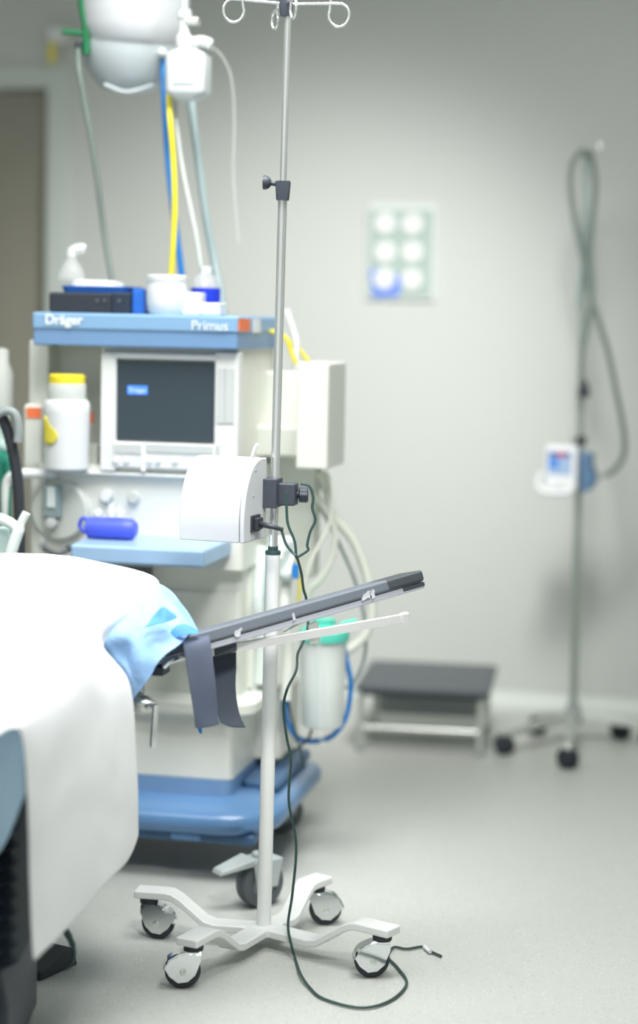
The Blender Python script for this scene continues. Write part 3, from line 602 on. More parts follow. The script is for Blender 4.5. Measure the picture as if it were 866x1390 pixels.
# ================================================================ far-right stand
sb_ = floor_at(777, 1006); 
s2 = thing('monitor_stand', sb_, 'slim steel pole stand on a dark five-wheeled base at the right', 'stand')
topp = at(796, 205, sb_.y); zh = at(777, 972, sb_.y).z
p0 = Vector((sb_.x, sb_.y, 0.09))
MB().cyl(p0, topp, 0.0115, 0.0095, n=20).build('pole', 'pole_steel', s2)
MB().lathe(Vector((sb_.x, sb_.y, 0.062)), [(0.001, 0), (0.035, 0.002), (0.036, 0.03), (0.026, 0.045), (0.018, 0.07), (0.001, 0.07)], n=24).build('hub', 'handle_grey', s2)
ends = [floor_at(684, 1024), floor_at(729, 998), floor_at(770, 1043), floor_at(842, 1004), floor_at(880, 1012)]
for e in ends:
    dv = (e - Vector((sb_.x, sb_.y, 0))); L = dv.length; dn = dv.normalized(); sdv = Vector((-dn.y, dn.x, 0)); b0 = Vector((sb_.x, sb_.y, 0))
    lgm = MB(); q = lambda t, s, z: b0 + dn * (t * L) + sdv * s + Vector((0, 0, z))
    rg = []
    for t, ww_, za, zb_ in ((0.08, 0.020, 0.068, 0.102), (0.5, 0.017, 0.066, 0.092), (0.9, 0.015, 0.060, 0.080), (1.04, 0.013, 0.060, 0.074)):
        rg.append([q(t, -ww_, za), q(t, ww_, za), q(t, ww_ * 0.8, zb_), q(t, -ww_ * 0.8, zb_)])
    lgm.loft(rg); lo_ = lgm.build('leg', 'steel', s2, bevel=0.004)
    cs = MB(); an = random.uniform(0, 360); cf = Frame(e, an)
    cs.cyl(cf.p(0, 0, 0.05), cf.p(0, 0, 0.066), 0.01, n=12)
    for s in (-1, 1): cs.lathe(cf.p(s * 0.003, 0, 0.033), [(0.001, 0), (0.033, 0), (0.033, 0.015), (0.026, 0.021), (0.001, 0.022)], cf.u * s, n=24)
    cs.box(cf, -0.016, 0.016, -0.02, 0.025, 0.046, 0.056); cs.build('castor', 'rubber', s2, bevel=0.002)
# hook
hk = MB(); hp = topp
hk.lathe(hp + Vector((0, 0, -0.01)), [(0.012, 0), (0.014, 0.005), (0.014, 0.02), (0.001, 0.022)], n=16)
hk.tube([hp, hp + Vector((0.02, -0.01, 0.012)), hp + Vector((0.038, -0.02, 0.006)), hp + Vector((0.042, -0.02, 0.022))], 0.008, n=10)
hk.tube([hp, hp + Vector((-0.02, -0.015, 0.004)), hp + Vector((-0.03, -0.02, 0.014))], 0.007, n=10)
hk.build('hook', 'steel', s2)
MB().lathe(at(783, 604, sb_.y), [(0.018, 0), (0.022, 0.005), (0.022, 0.03), (0.001, 0.032)], n=20).build('collar', 'steel', s2)
MB().cyl(at(783, 598, sb_.y - 0.02), at(795, 598, sb_.y - 0.03), 0.015, n=20).build('clamp_knob', 'rubber', s2)
# monitor
MF = Frame(at(765, 668, sb_.y - 0.06), 18); MF.O.z = 0
mo = thing('patient_monitor', at(765, 670, sb_.y - 0.03), 'small white monitor with blue screen clamped to the slim steel pole', 'monitor')
def mbx(x0, y0, x1, y1, v0, v1, n, m_, par, bev=0.004, lab=None): return pbox(MF, x0, y0, x1, y1, v0, v1).build(n, m_, par, bevel=bev, label=lab)
mbx(740, 604, 782, 668, -0.02, 0.03, 'case', 'white_plastic', mo, 0.012)
MB().tube([MF.at(736, 640, -0.03), MF.at(730, 658, -0.035), MF.at(740, 668, -0.04), MF.at(768, 669, -0.035), MF.at(776, 664, -0.02)], 0.011, n=12).build('handle', 'white_plastic', mo)
sm_ = mbx(744, 612, 775, 645, -0.0225, -0.018, 'display', 'lcd_pale', mo, 0.001)
mbx(746, 613, 774, 620, -0.0235, -0.022, 'display_band', 'lcd_navy', sm_, 0)
mbx(756, 614, 767, 620, -0.0243, -0.0232, 'display_mark', 'lcd_red', sm_, 0)
mbx(745, 621, 758, 636, -0.0235, -0.022, 'display_field', 'lcd_blue', sm_, 0)
mbx(752, 657, 767, 660, -0.0225, -0.019, 'label_strip', 'disc_grey', mo, 0.0)
dk = [(787, 614), (804, 616), (801, 630), (807, 644), (807, 654), (800, 666), (788, 670)]
MB().prism([MF.at(x, y, 0.0) for x, y in dk], [MF.at(x, y, 0.0) + MF.v * 0.07 for x, y in dk]).build('blue_housing', 'monitor_blue', mo, bevel=0.005)
MB().cyl(MF.at(804, 648, 0.03), MF.at(824, 644, 0.03), 0.009, 0.007, n=14).build('socket_boot', 'handle_grey', mo)
h = MB().tube(T([(820, 645), (834, 638), (845, 622), (848, 602), (844, 570), (836, 530), (826, 480), (814, 440), (803, 405), (796, 370), (787, 330), (778, 285), (774, 245), (778, 220), (788, 207), (800, 207), (806, 225), (808, 260), (803, 310), (801, 350), (804, 390), (800, 430), (793, 460), (789, 490), (790, 520)], sb_.y - 0.05), 0.0095, n=10).build('monitor_cable', 'cable_grey'); tag(h, 'thick grey green cable looped over the hook of the slim pole', 'cable')
h2 = MB().lathe(at(792, 540, sb_.y - 0.05), [(0.001, 0), (0.020, 0.002), (0.020, 0.02), (0.009, 0.055), (0.009, 0.06)], n=16).build('cable_plug', 'rubber'); tag(h2, 'black plug on the end of the looped cable', 'plug')
h = MB().tube(T([(783, 420), (787, 380), (793, 330), (797, 260), (796, 215)], sb_.y - 0.03), 0.005, n=8).build('thin_cable', 'hose_grey'); tag(h, 'thin cable running up the slim pole under the hook', 'cable')

# ================================================================ step stool
so = floor_at(489, 1019); SF = Frame(so, 8)
sw = SF.px(651, 1020, 0)[0]; sh = SF.px(560, 934, 0)[1]
stl = thing('step_stool', SF.p(sw / 2, 0.24, 0), 'low steel step stool with black top against the wall', 'stool')
sdp = 0.40
top = MB().box(SF, -0.02, sw + 0.03, -0.035, sdp + 0.05, sh - 0.016, sh + 0.006)
top.build('tread', 'stool_top', stl, bevel=0.008)
MB().box(SF, 0.0, sw, -0.01, sdp + 0.02, sh - 0.03, sh - 0.015).build('tread_frame', 'stool_dark', stl, bevel=0.003)
for u_, v_ in ((0, 0), (sw, 0), (0, sdp), (sw, sdp)):
    MB().cyl(SF.p(u_, v_, 0.004), SF.p(u_, v_, sh - 0.028), 0.0115, n=16).build('leg', 'steel', stl)
    MB().cyl(SF.p(u_, v_, 0.0), SF.p(u_, v_, 0.014), 0.014, n=16).build('rubber_foot', 'handle_grey', stl)
zr = SF.px(560, 990, 0)[1]
MB().cyl(SF.p(0, 0, zr), SF.p(sw, 0, zr), 0.0095, n=14).build('rail', 'steel', stl)
MB().cyl(SF.p(0, sdp, zr), SF.p(sw, sdp, zr), 0.0095, n=14).build('rail', 'steel', stl)
for u_ in (0, sw): MB().cyl(SF.p(u_, 0, zr - 0.01), SF.p(u_, sdp, zr - 0.01), 0.008, n=14).build('rail', 'steel', stl)
MB().box(SF, 0.02, sw - 0.005, sdp - 0.06, sdp - 0.045, 0.055, sh - 0.03).build('shade_panel', 'grey_plastic', stl, bevel=0.003, label='added grey panel standing in for the shade between the rear legs')  # added panel, its grey stands in for the shade under the tread

# ================================================================ IV stand (sharp, in front)
ib = floor_at(357, 1296); yI = 4.17
iv = thing('iv_stand', ib, 'tall IV stand with chrome pole, white lower tube and white four-wheeled base', 'stand')
pb_ = at(358, 1260, yI); pm = at(370.5, 750, yI); pt_ = at(392, -12, yI); pcg = at(384, 258, yI)
MB().cyl(pb_, pm, 0.0160, n=32).build('lower_tube', 'white_paint', iv, bevel=0.001)
MB().cyl(pb_ + Vector((0, 0, -0.006)), pb_ + Vector((0, 0, 0.004)), 0.0170, n=32).build('gasket', 'black_plastic', iv)
MB().lathe(pm, [(0.0165, -0.004), (0.0175, 0.001), (0.0165, 0.004), (0.011, 0.005), (0.011, 0.014)], n=32).build('bushing', 'cable_green', iv)
MB().cyl(pm, pcg, 0.0098, n=28).build('middle_tube', 'chrome', iv)
MB().cyl(pcg, pt_, 0.0074, n=28).build('upper_tube', 'chrome', iv)
ud = (pt_ - pm).normalized()
MB().loft([rrect(Frame(pcg + ud * t, 0), -w_, w_, -0.016, 0.016, 0.005, 0) for t, w_ in ((-0.022, 0.0125), (-0.020, 0.014), (0.015, 0.0165), (0.019, 0.0155))]).build('collar', 'clamp_black', iv)
kn = MB(); kc = at(363, 248, yI)
kn.cyl(pcg + Vector((-0.012, 0, 0.012)), kc, 0.005, n=12); kn.lathe(kc + Vector((0.008, 0, 0)), [(0.006, 0), (0.012, 0.004), (0.0155, 0.012), (0.0145, 0.018), (0.001, 0.019)], (-1, 0, 0.02), n=20)
kn.build('lock_knob', 'clamp_black', iv)
hdc = at(388, 22, yI)
MB().lathe(hdc, [(0.001, 0), (0.012, 0.0), (0.014, 0.01), (0.016, 0.035), (0.016, 0.075), (0.001, 0.08)], ud, n=24).build('hook_block', 'clamp_black', iv)
hz_ = at(430, 6, yI).z
def hook(dirv, L, r=0.022, rise=0.0):
    c = Vector((hdc.x, hdc.y, hz_)); dirv = Vector(dirv).normalized(); P = [c, c + dirv * (L * 0.5) + Vector((0, 0, rise * 0.5)), c + dirv * L + Vector((0, 0, rise))]
    e = P[-1]
    # pig-tail loop: on past the end, down and round to rise again at the inside
    for a in range(70, -210, -25):
        t = R_(a); P.append(e + dirv * (math.cos(t) * r + 0.0) + Vector((0, 0, math.sin(t) * r * 1.1 - r * 1.1 + 0.0)))
    P.append(P[-1] + Vector((0, 0, 0.028)) + dirv * 0.002)
    MB().tube(P, 0.0030, n=10, smooth=4).build('hook', 'chrome', iv)
hook((1, -0.15, 0), 0.115); hook((-1, -0.1, 0), 0.112, rise=0.006); hook((0.35, -1, 0), 0.05, r=0.019, rise=0.004); hook((-0.45, 1, 0), 0.06, r=0.017, rise=-0.008)
# base: four cranked arms
ce = Vector((pb_.x, pb_.y, 0))
feet = [(floor_at(215, 1273), 'LB'), (floor_at(446, 1259), 'RB'), (floor_at(505, 1325), 'FR'), (floor_at(262, 1340), 'FL')]
ce = Vector((pb_.x + 0.0, pb_.y + 0.0, 0))
hubc = MB().cyl(Vector((ce.x, ce.y, 0.034)), Vector((ce.x, ce.y, pb_.z - 0.002)), 0.030, 0.020, n=32); hubc.loft([rrect(Frame(ce, 35), -0.034, 0.034, -0.034, 0.034, 0.01, z) for z in (0.031, 0.0485)]); hubc.build('base_hub', 'white_paint', iv, bevel=0.003)
wh = 0.0375
def arm(e):
    dv = e - ce; L = dv.length; dn = dv.normalized(); sd_ = Vector((-dn.y, dn.x, 0)); rg = []
    for d_, z in ((-0.02, 0.048), (L * 0.42, 0.048), (L * 0.50, 0.054), (L * 0.72, 0.100), (L * 0.79, 0.110), (L * 0.84, 0.112), (L + 0.030, 0.112)):
        th = 0.018; w2 = 0.026
        rg.append([ce + dn * d_ + sd_ * -w2 + Vector((0, 0, z - th)), ce + dn * d_ + sd_ * w2 + Vector((0, 0, z - th)), ce + dn * d_ + sd_ * w2 + Vector((0, 0, z)), ce + dn * d_ + sd_ * -w2 + Vector((0, 0, z))])
    MB().loft(rg).build('base_arm', 'white_paint', iv, bevel=0.004)
def castor(e, ang):
    f = Frame(e + Vector((0, 0, 0)), ang); off = 0.022        # wheel trails behind the stem along +u
    k = MB(); k.lathe(f.p(0, 0, 0.080), [(0.020, 0), (0.021, 0.004), (0.021, 0.014)], n=20); cap = k.build('castor', 'rubber', iv)
    c = f.p(off, 0, wh)
    for s in (-1, 1):   # chrome fork cheek + hood
        out = []
        for a in range(20, 201, 15): out.append((off + math.cos(R_(a)) * 0.039, wh + math.sin(R_(a)) * 0.040))
        out += [(-0.010, 0.078), (0.012, 0.0815)] if 0 else []
        prof_ = [(-0.014, 0.080), (-0.016, 0.062), (-0.004, 0.030), (0.012, 0.016), (0.032, 0.014), (0.050, 0.028), (0.061, 0.046), (0.052, 0.064), (0.036, 0.074), (0.016, 0.080)]
        MB().prism([f.p(a, s * 0.0145, z) for a, z in prof_], [f.p(a, s * 0.0165, z) for a, z in prof_]).build('fork_cheek', 'chrome_bright', cap, bevel=0.001)
    hd_ = MB(); P = [(-0.014, 0.080), (0.016, 0.0815), (0.038, 0.075), (0.054, 0.064), (0.0635, 0.046)]
    C2 = crom([(a, z, 0) for a, z in P], 5); rg = []
    for q in C2: rg.append([f.p(q.x - 0.001, -0.017, q.y - 0.006), f.p(q.x, -0.013, q.y), f.p(q.x, 0.013, q.y), f.p(q.x - 0.001, 0.017, q.y - 0.006)])
    hd_.loft(rg); hd_.build('fork_hood', 'chrome_bright', cap)
    MB().lathe(c - f.v * 0.011, [(0.026, 0), (0.034, 0.001), (wh, 0.005), (wh, 0.017), (0.034, 0.021), (0.026, 0.022)], f.v, n=36).build('tyre', 'rubber', cap)
    MB().lathe(c - f.v * 0.0095, [(0.001, 0), (0.027, 0), (0.027, 0.019), (0.001, 0.019)], f.v, n=24).build('wheel_disc', 'pale_key', cap)
    for s in (-1, 1): MB().lathe(c + f.v * (s * 0.0165), [(0.007, 0), (0.007, 0.003), (0.003, 0.0045), (0.001, 0.003)], f.v * s, n=16).build('axle_cap', 'steel', cap)
angs = {'LB': 15, 'RB': -8, 'FR': 172, 'FL': 175}
for e, k in feet:
    stem = e.copy()
    if k == 'LB': stem = e + Vector((-0.022, 0.004, 0))
    elif k == 'RB': stem = e + Vector((-0.030, 0.02, 0))
    elif k == 'FR': stem = e + Vector((0.02, 0, 0))
    arm(stem); castor(stem, angs[k])

# clamp block and knob
cl = thing('pole_clamp', at(372, 672, yI), 'black clamp with ribbed knob gripping the chrome pole beside the white warmer', 'clamp')
zc0 = at(365, 689, yI).z; zc1 = at(365, 651, yI).z
CF = Frame((0, 0, 0), 22)
def cbox(x0, y0, x1, y1, Ya, d_, n, m_, bev, par):
    c_ = at((x0 + x1) / 2, (y0 + y1) / 2, Ya); fr = Frame(c_, 12); a_ = at(x0, y0, Ya); b_ = at(x1, y1, Ya)
    wd = abs(b_.x - a_.x) / 2; hh = abs(b_.z - a_.z) / 2
    return MB().box(fr, -wd, wd, 0, d_, -hh, hh).build(n, m_, par, bevel=bev)
cbox(348, 650, 375, 690, 4.125, 0.062, 'block', 'clamp_black', 0.002, cl)
cbox(374, 656, 400, 687, 4.14, 0.04, 'jaw', 'clamp_black', 0.004, cl)
ka = at(398, 671, 4.165)
MB().cyl(ka, ka + Vector((0.016, -0.003, 0.0)), 0.008, n=16).build('screw', 'black_plastic', cl)
kb = MB(); n_ = 48; rg = []
for t, rs in ((0.012, 0.013), (0.015, 0.0165), (0.030, 0.0165), (0.033, 0.013)):
    rg.append([ka + Vector((t, -t * 0.15, 0)) + Vector((0, math.cos(2 * PI * k / n_), math.sin(2 * PI * k / n_))) * (rs * (1 + 0.05 * math.cos(8 * 2 * PI * k / n_))) for k in range(n_)])
kb.loft(rg).build('knob', 'clamp_black', cl)

# infusion warmer
IF = Frame(at(331, 738, 4.03), 20); z_b = 0.0
wm = thing('infusion_warmer', at(300, 735, 4.1), 'rounded white warmer box clamped to the chrome pole', 'warmer')
hW = at(331, 626, 4.03).z - at(331, 738, 4.03).z
wL = 0.150
pf = [(0.0, 0.0), (-0.002, hW * 0.25), (0.004, hW * 0.5), (0.018, hW * 0.7), (0.040, hW * 0.87), (0.068, hW * 0.97), (0.095, hW), (0.125, hW), (0.125, 0.0)]
pfc = [(q.x, q.y) for q in crom([(a, z, 0) for a, z in pf[:8]], 4)] + [pf[8]]
rg = [[IF.p(u_, a, z) for a, z in pfc] for u_ in (-wL, -0.012)]
MB().loft(rg).build('housing', 'warmer_shell', wm, bevel=0.003)
sc2 = [(0.006 + a * 0.93, 0.004 + z * 0.97) for a, z in pfc]
MB().loft([[IF.p(-0.0125, a, z) for a, z in sc2], [IF.p(-0.010, a, z) for a, z in sc2]]).build('seam', 'pale_key', wm)
MB().loft([[IF.p(u_, a, z) for a, z in pfc] for u_ in (-0.010, 0.0)]).build('end_cap', 'warmer_shell', wm, bevel=0.003)
for a, z in ((0.05, 0.10), (0.06, 0.155), (0.10, 0.045)): MB().lathe(IF.p(0.0, a, z * hW / 0.18), [(0.003, 0), (0.0025, 0.0012), (0.001, 0.001)], IF.u, n=10).build('screw', 'handle_grey', wm)
MB().tube([IF.p(-0.03, 0.11, hW - 0.002), IF.p(-0.02, 0.10, hW + 0.018), IF.p(-0.012, 0.098, hW + 0.03)], 0.004, n=8).build('lever', 'white_plastic', wm)
MB().box(IF, -0.002, 0.004, 0.035, 0.085, hW * 0.11, hW * 0.32).build('power_inlet', 'black_plastic', wm, bevel=0.002)

# power cables
Yc = 4.055
c1 = thing('power_cord', at(345, 712, 4.05), 'dark green power cord from the white warmer hanging to the floor', 'cable')
pl_ = IF.p(0.004, 0.060, hW * 0.21)
MB().box(IF, 0.003, 0.014, 0.045, 0.076, hW * 0.14, hW * 0.29).build('plug', 'black_plastic', c1, bevel=0.003)
MB().tube([pl_ + IF.u * 0.008, at(365, 714, 4.05), at(384, 719, Yc)], [0.0065, 0.006, 0.005, 0.0045], n=10).build('cord_boot', 'black_plastic', c1)
Yf = 4.09
cpts = T([(382, 719, Yc), (388, 738, Yc), (397, 750, Yc), (403, 757, Yc), (409, 778, 4.12), (412, 800, 4.18), (416, 815, 4.2), (418, 850, 4.2), (411, 872, 4.18), (404, 888, 4.16), (402, 910, 4.12), (390, 935), (385, 960), (389, 1000), (395, 1033), (392, 1087), (402, 1146), (397, 1212), (391, 1255), (396, 1285, 4.075), (401, 1302, 4.07)], Yf)
cpts += [floor_at(408, 1322, 0.012), floor_at(420, 1340, 0.006), floor_at(440, 1356, 0.005), floor_at(490, 1368, 0.005), floor_at(530, 1358, 0.005), floor_at(552, 1335, 0.005), floor_at(540, 1314, 0.005), floor_at(527, 1299, 0.005), floor_at(534, 1286, 0.005), floor_at(552, 1288, 0.005), floor_at(575, 1285, 0.005), floor_at(586, 1292, 0.005), floor_at(599, 1298, 0.005)]
MB().tube(cpts, 0.0030, n=8, smooth=6).build('cord', 'cable_green', c1)
MB().tube([floor_at(576, 1285, 0.0075), floor_at(584, 1292, 0.0075)], 0.0042, n=8, smooth=2).build('cord_tag', 'sticker_white', c1, label='small white tag on the cord')
h = MB().tube(T([(389, 668), (389, 690), (391, 712), (400, 735), (402, 757)], 4.10), 0.0030, n=8).build('short_cord', 'cable_green'); tag(h, 'dark cord dropping straight from the clamp into the cord knot', 'cable')
h = MB().tube(T([(408, 656), (420, 660), (425, 675), (424, 690), (428, 706), (421, 722), (417, 740), (418, 747), (403, 757)], 4.10), 0.0030, n=8).build('looped_cord', 'cable_green'); tag(h, 'dark cord curving out around the clamp knob to the cord knot', 'cable')

# ================================================================ operating table
TX = Frame((-1.05, 3.55, 0), 0)
ot = thing('operating_table', (-0.85, 3.6, 0), 'draped operating table at the left on a dark ribbed column', 'table')
MB().box(W, -1.9, -0.53, 3.34, 3.80, 0.57, 0.65).build('mattress', 'pad_grey', ot, bevel=0.02)
MB().box(W, -1.88, -0.55, 3.36, 3.78, 0.54, 0.57).build('table_frame', 'table_dark', ot, bevel=0.006)
MB().box(W, -1.5, -0.68, 3.60, 3.86, 0.65, 0.78).build('body_support', 'pad_grey', ot, bevel=0.07, seg=6)
# ribbed column
rg = []
for i in range(23):
    z = 0.20 + 0.34 * i / 22; o_ = 0.0 if i % 2 else 0.02
    rg.append(rrect(W, -1.15 + o_, -0.53 - o_, 3.36 + o_, 3.78 - o_, 0.06, z))
MB().loft(rg).build('bellows', 'bellows', ot)
MB().loft([rrect(W, -1.35, -0.54, 3.32, 3.75, 0.05, 0.03), rrect(W, -1.35, -0.54, 3.32, 3.75, 0.05, 0.15), rrect(W, -1.30, -0.56, 3.35, 3.72, 0.05, 0.20)]).build('table_base', 'table_dark', ot)
for x, y in ((-1.25, 3.37), (-1.25, 3.69), (-0.60, 3.37), (-0.60, 3.69)):
    MB().cyl((x - 0.015, y, 0.03), (x + 0.015, y, 0.03), 0.03, n=20).build('castor', 'rubber', ot)
# pedal at foot
h = MB(); 
pd_ = thing('foot_control', floor_at(75, 1312), 'black foot control with cord on the floor beside the white sheet', 'foot pedal')
fp = Frame(floor_at(52, 1318), 30)
MB().hexa([fp.p(-0.05, -0.05, 0.0), fp.p(0.045, -0.05, 0.0), fp.p(0.045, 0.08, 0.0), fp.p(-0.05, 0.08, 0.0), fp.p(-0.045, -0.04, 0.015), fp.p(0.04, -0.04, 0.015), fp.p(0.04, 0.07, 0.04), fp.p(-0.045, 0.07, 0.04)]).build('pedal', 'black_plastic', pd_, bevel=0.004)
MB().tube([floor_at(72, 1318, 0.02)] + [at(92, 1266, 3.65), at(97, 1275, 3.66), at(102, 1290, 3.66), at(99, 1305, 3.66)] if 0 else T([(89, 1263), (94, 1272), (99, 1284), (101, 1296), (97, 1308), (88, 1316)], 3.62), [0.007, 0.006, 0.004, 0.0035, 0.003], n=8).build('cord', 'cable_green', pd_)

def surf(ctrl, nu=10, nv=10, amp=0.0, fr=9, seed=0, ridge=0.0):
    C_ = [[at(*c) for c in r] for r in ctrl]
    rows = [crom(r, nu) for r in C_]
    cols = list(zip(*rows)); out = [crom(list(c), nv) for c in cols]
    G = [list(r) for r in zip(*out)]
    if amp:
        for r in G:
            for p in r:
                n_ = noise.noise_vector(Vector((p.x * fr, p.y * fr, p.z * fr * 0.5 + seed)))
                n2 = noise.noise_vector(Vector((p.x * fr * 3, p.y * fr * 3, p.z * fr + seed + 7)))
                rg_ = 1 - 2 * abs(noise.noise(Vector((p.x * fr * 1.6 + p.z * fr, p.y * fr, p.z * fr * 0.9 + seed))))
                p += n_ * amp * 0.8 + n2 * (amp * 0.3) + Vector((0.3, -0.9, 0.4)) * (rg_ * amp * ridge)
    return G
white = [
 [(-300, 1010, 3.15), (-150, 1008, 3.17), (-60, 1005, 3.18), (-10, 1002, 3.2), (18, 988, 3.2), (31, 1005, 3.22), (37, 1090, 3.22), (41, 1200, 3.23), (46, 1306, 3.23)],
 [(-300, 925, 3.4), (-150, 920, 3.4), (-60, 915, 3.42), (0, 912, 3.43), (50, 925, 3.45), (80, 965, 3.46), (92, 1060, 3.47), (97, 1160, 3.47), (100, 1250, 3.47)],
 [(-300, 850, 3.62), (-150, 842, 3.62), (-50, 836, 3.62), (20, 833, 3.62), (82, 852, 3.62), (122, 900, 3.61), (137, 990, 3.61), (143, 1095, 3.61), (145, 1200, 3.61)],
 [(-300, 795, 3.85), (-150, 785, 3.85), (-20, 780, 3.85), (70, 787, 3.83), (138, 822, 3.78), (134, 872, 3.70), (160, 928, 3.69), (172, 1045, 3.70), (174, 1168, 3.71)],
 [(-300, 765, 4.08), (-120, 757, 4.07), (40, 752, 4.03), (130, 763, 4.0), (212, 794, 3.95), (138, 868, 3.735), (173, 926, 3.715), (184, 1040, 3.73), (186, 1138, 3.75)],
 [(-300, 800, 4.25), (-120, 795, 4.25), (40, 785, 4.2), (130, 785, 4.12), (212, 800, 4.00), (140, 874, 3.745), (174, 932, 3.725), (184, 1045, 3.74), (185, 1130, 3.76)],
]
tag(MB().grid(surf(white, 8, 8, 0.004, 8, 0, 0.6)).build('white_sheet', 'sheet_white', solid=0.003, sub=1), 'large white sheet over the table with its corner hanging down in front', 'sheet')
blue = [
 [(60, 790, 4.14), (140, 795, 4.12), (190, 803, 4.10), (222, 822, 4.08), (250, 850, 4.06)],
 [(60, 775, 4.04), (140, 778, 4.03), (196, 788, 3.99), (238, 812, 3.99), (272, 860, 3.97)],
 [(60, 850, 3.78), (110, 858, 3.77), (170, 850, 3.79), (222, 846, 3.82), (258, 862, 3.84)],
 [(80, 930, 3.80), (120, 905, 3.79), (160, 895, 3.775), (198, 890, 3.755), (226, 888, 3.75)],
 [(100, 1000, 3.80), (130, 985, 3.79), (163, 965, 3.78), (180, 948, 3.765), (200, 918, 3.745)],
]
tag(MB().grid(surf(blue, 12, 12, 0.010, 13, 3, 0.9)).build('blue_drape', 'drape_blue', solid=0.002, sub=1), 'light blue drape crumpled out from under the white sheet at the arm board', 'drape')
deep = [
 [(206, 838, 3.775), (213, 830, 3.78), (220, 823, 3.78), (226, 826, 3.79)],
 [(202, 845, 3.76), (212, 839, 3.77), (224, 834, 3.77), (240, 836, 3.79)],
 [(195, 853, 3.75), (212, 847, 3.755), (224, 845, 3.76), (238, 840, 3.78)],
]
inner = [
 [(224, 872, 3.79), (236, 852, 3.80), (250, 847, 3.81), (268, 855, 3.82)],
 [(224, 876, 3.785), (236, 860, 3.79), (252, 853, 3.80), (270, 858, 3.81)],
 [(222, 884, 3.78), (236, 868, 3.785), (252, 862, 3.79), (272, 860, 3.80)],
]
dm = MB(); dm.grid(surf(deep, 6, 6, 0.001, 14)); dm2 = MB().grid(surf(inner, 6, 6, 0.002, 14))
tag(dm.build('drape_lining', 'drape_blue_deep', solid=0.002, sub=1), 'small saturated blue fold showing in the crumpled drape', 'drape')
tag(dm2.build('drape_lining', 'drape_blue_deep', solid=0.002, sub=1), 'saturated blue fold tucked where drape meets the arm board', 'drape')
side = [
 [(-260, 1000, 3.26), (-120, 998, 3.26), (-30, 990, 3.27), (10, 988, 3.27), (33, 985, 3.25)],
 [(-260, 1050, 3.24), (-120, 1052, 3.25), (-30, 1048, 3.25), (10, 1035, 3.26), (33, 1030, 3.25)],
 [(-260, 1250, 3.22), (-120, 1190, 3.24), (-30, 1120, 3.25), (8, 1095, 3.26), (33, 1060, 3.25)],
 [(-260, 1400, 3.22), (-120, 1300, 3.24), (-30, 1190, 3.25), (5, 1145, 3.26), (33, 1075, 3.25)],
]
tag(MB().grid(surf(side, 9, 9, 0.008, 9, 9, 0.8)).build('blue_drape', 'drape_blue_pale', solid=0.002, sub=1), 'pale blue drape hanging at the lower left edge left of the sheet corner', 'drape')

# ================================================================ arm board
a0 = at(214, 893, 3.80); a1 = at(576, 789, 4.02)
dn = (a1 - a0).normalized()
# side vector tipped so the board's near edge faces the viewer
sv = Vector((0, 1, 0)); sv = (sv - dn * sv.dot(dn)).normalized(); nv = dn.cross(sv); nv = nv if nv.z > 0 else -nv
ro = Matrix.Rotation(R_(-6), 3, dn); sv = ro @ sv; nv = ro @ nv
class Fr2:
    def p(s, u, v, z): return a0 + dn * u + sv * v + nv * z
G2 = Fr2(); LB = (a1 - a0).length
abd = thing('arm_board', a0 + Vector((0, 0, -0.1)), 'dark grey padded arm board on a steel rail sticking out from the table', 'arm board')
TP = 0.024
# tapered pad
pm_ = MB()
pm_.hexa([G2.p(-0.07, 0, 0), G2.p(LB, 0, 0.0), G2.p(LB, 0.12, 0.0), G2.p(-0.07, 0.14, 0), G2.p(-0.07, 0, TP + 0.004), G2.p(LB, 0, TP), G2.p(LB, 0.12, TP), G2.p(-0.07, 0.14, TP + 0.004)])
pm_.build('pad', 'pad_grey', abd, bevel=0.006)
MB().box(G2, LB - 0.085, LB + 0.002, -0.001, 0.122, 0.001, TP + 0.001).build('pad_end_cap', 'stool_dark', abd, bevel=0.006, label='black end of the pad')
MB().box(G2, -0.06, LB, 0.006, 0.115, -0.014, -0.001).build('board', 'pad_tape', abd, bevel=0.002)
MB().box(G2, LB - 0.05, LB + 0.002, 0.004, 0.117, -0.010, -0.0005).build('board_end', 'stool_dark', abd, bevel=0.003)
for u_, l_, sd_ in ((0.452, 0.030, 1), (0.475, 0.014, 5), (0.165, 0.022, 2), (0.295, 0.010, 3)):
    rnd = random.Random(sd_); q0 = []
    for k in range(12):
        an = 2 * PI * k / 12; rr_ = rnd.uniform(0.45, 1.0)
        q0.append(G2.p(u_ + l_ * 0.5 + math.cos(an) * l_ * 0.5 * rr_, -0.0008, 0.004 + math.sin(an) * 0.010 * rr_ + math.cos(an) * 0.004))
    MB().prism([p + sv * 0.0016 for p in q0], q0).build('worn_patch', 'scuff', abd, label='pale scuffed patch')
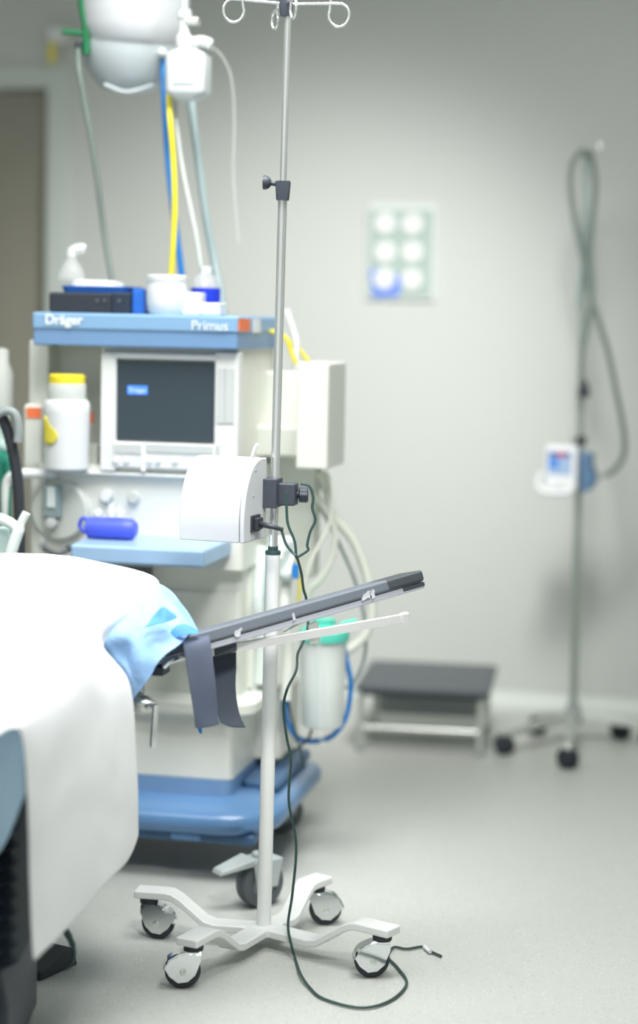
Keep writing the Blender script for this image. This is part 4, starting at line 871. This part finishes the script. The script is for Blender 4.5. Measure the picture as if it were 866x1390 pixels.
# steel rail underneath
r0 = at(258, 889, 3.86); r1 = at(551, 838, 4.00)
rd = (r1 - r0).normalized(); rn = Vector((0, 0, 1)); rn = (rn - rd * rn.dot(rd)).normalized(); rs_ = rd.cross(rn)
def rbox(u0, u1, v0, v1, z0, z1): 
    P = lambda u, v, z: r0 + rd * u + rs_ * v + rn * z
    return MB().hexa([P(u0, v0, z0), P(u1, v0, z0), P(u1, v1, z0), P(u0, v1, z0), P(u0, v0, z1), P(u1, v0, z1), P(u1, v1, z1), P(u0, v1, z1)])
LR = (r1 - r0).length
rbox(0.0, LR, -0.004, 0.004, -0.010, 0.009).build('rail', 'rail_steel', abd, bevel=0.002)
rbox(LR - 0.012, LR + 0.006, -0.010, 0.010, -0.012, 0.011).build('rail_end', 'rail_steel', abd, bevel=0.003)
br0 = at(427, 868, 3.95)
MB().hexa([at(x, y, Y) for x, y, Y in ((420, 875, 3.94), (434, 872, 3.94), (434, 872, 3.97), (420, 875, 3.97), (418, 847, 3.94), (432, 843, 3.94), (432, 843, 3.97), (418, 847, 3.97))]).build('rail_bracket', 'steel', abd, bevel=0.002)
MB().tube([at(385, 858, 3.95), at(400, 850, 3.95), at(422, 838, 3.96)], 0.002, n=8).build('rail_stay', 'steel', abd)
MB().hexa([at(x, y, Y) for x, y, Y in ((290, 892, 3.87), (322, 884, 3.88), (322, 884, 3.92), (290, 892, 3.92), (288, 872, 3.87), (320, 862, 3.88), (320, 862, 3.92), (288, 872, 3.92))]).build('rail_clamp', 'clamp_black', abd, bevel=0.004)
# pivot head under the board
cbox(196, 905, 222, 918, 3.80, 0.05, 'pivot_block', 'clamp_black', 0.003, abd)
cbox(180, 890, 216, 910, 3.82, 0.06, 'pivot_plate', 'clamp_black', 0.004, abd)
MB().cyl(at(191, 928, 3.84), at(191, 945, 3.84), 0.009, n=20).build('pivot_pin', 'chrome_bright', abd)
MB().lathe(at(180, 955, 3.82), [(0.001, 0), (0.020, 0.002), (0.020, 0.03), (0.012, 0.045), (0.010, 0.05), (0.001, 0.05)], (1, -0.1, -0.05), n=24).build('joint', 'steel', abd)
MB().tube([at(199, 958, 3.80), at(205, 958, 3.78), at(211, 960, 3.77)], 0.0055, n=12).build('crank_arm', 'chrome_bright', abd)
MB().lathe(at(207.5, 1015, 3.77), [(0.001, 0), (0.0065, 0.002), (0.0075, 0.008), (0.0070, 0.03), (0.0066, 0.085), (0.0072, 0.088), (0.001, 0.09)], (at(211, 955, 3.77) - at(207.5, 1015, 3.77)).normalized(), n=20).build('crank_handle', 'chrome_bright', abd)
MB().tube([at(222, 905, 3.80), at(232, 897, 3.80), at(248, 893, 3.82), at(262, 892, 3.85)], 0.006, n=12).build('release_lever', 'chrome_bright', abd)
MB().tube([at(178, 975, 3.86), at(184, 960, 3.86), at(190, 950, 3.85)], 0.004, n=8).build('stay_rod', 'steel', abd)
# lower post joining the joint to the table's side
MB().box(W, at(150, 955, 3.84).x, at(182, 955, 3.84).x, 3.83, 3.86, at(165, 965, 3.84).z, at(165, 948, 3.84).z).build('side_clamp', 'table_dark', abd, bevel=0.004)
# straps
def strap(ctrl, m_, lab):
    s_ = MB().grid(surf(ctrl, 6, 6)).build('strap', m_, abd, solid=0.0025, sub=1); s_['label'] = lab
strap([[(247, 869, 3.815), (266, 866, 3.815), (284, 862, 3.82)], [(249, 880, 3.79), (268, 877, 3.79), (286, 873, 3.80)], [(256, 925, 3.78), (274, 922, 3.785), (292, 920, 3.79)], [(263, 970, 3.785), (280, 968, 3.79), (296, 966, 3.795)], [(265, 989, 3.79), (282, 987, 3.79), (298, 983, 3.795)]], 'strap', 'slate blue strap hanging on the near side')
strap([[(288, 862, 3.93), (304, 858, 3.93), (320, 855, 3.93)], [(289, 900, 3.93), (305, 898, 3.93), (321, 896, 3.93)], [(291, 935, 3.92), (305, 935, 3.92), (320, 935, 3.925)], [(295, 965, 3.90), (309, 968, 3.90), (325, 968, 3.905)], [(299, 981, 3.885), (314, 987, 3.885), (334, 988, 3.89)]], 'strap_dark', 'darker strap hanging on the far side')
MB().tube([at(271, 988, 3.84), at(273, 996, 3.84)], [0.004, 0.0015], n=8, smooth=2).build('strap_tip', 'hose_blue', abd)

for o in bpy.data.objects:
    if '_o' in o: del o['_o']
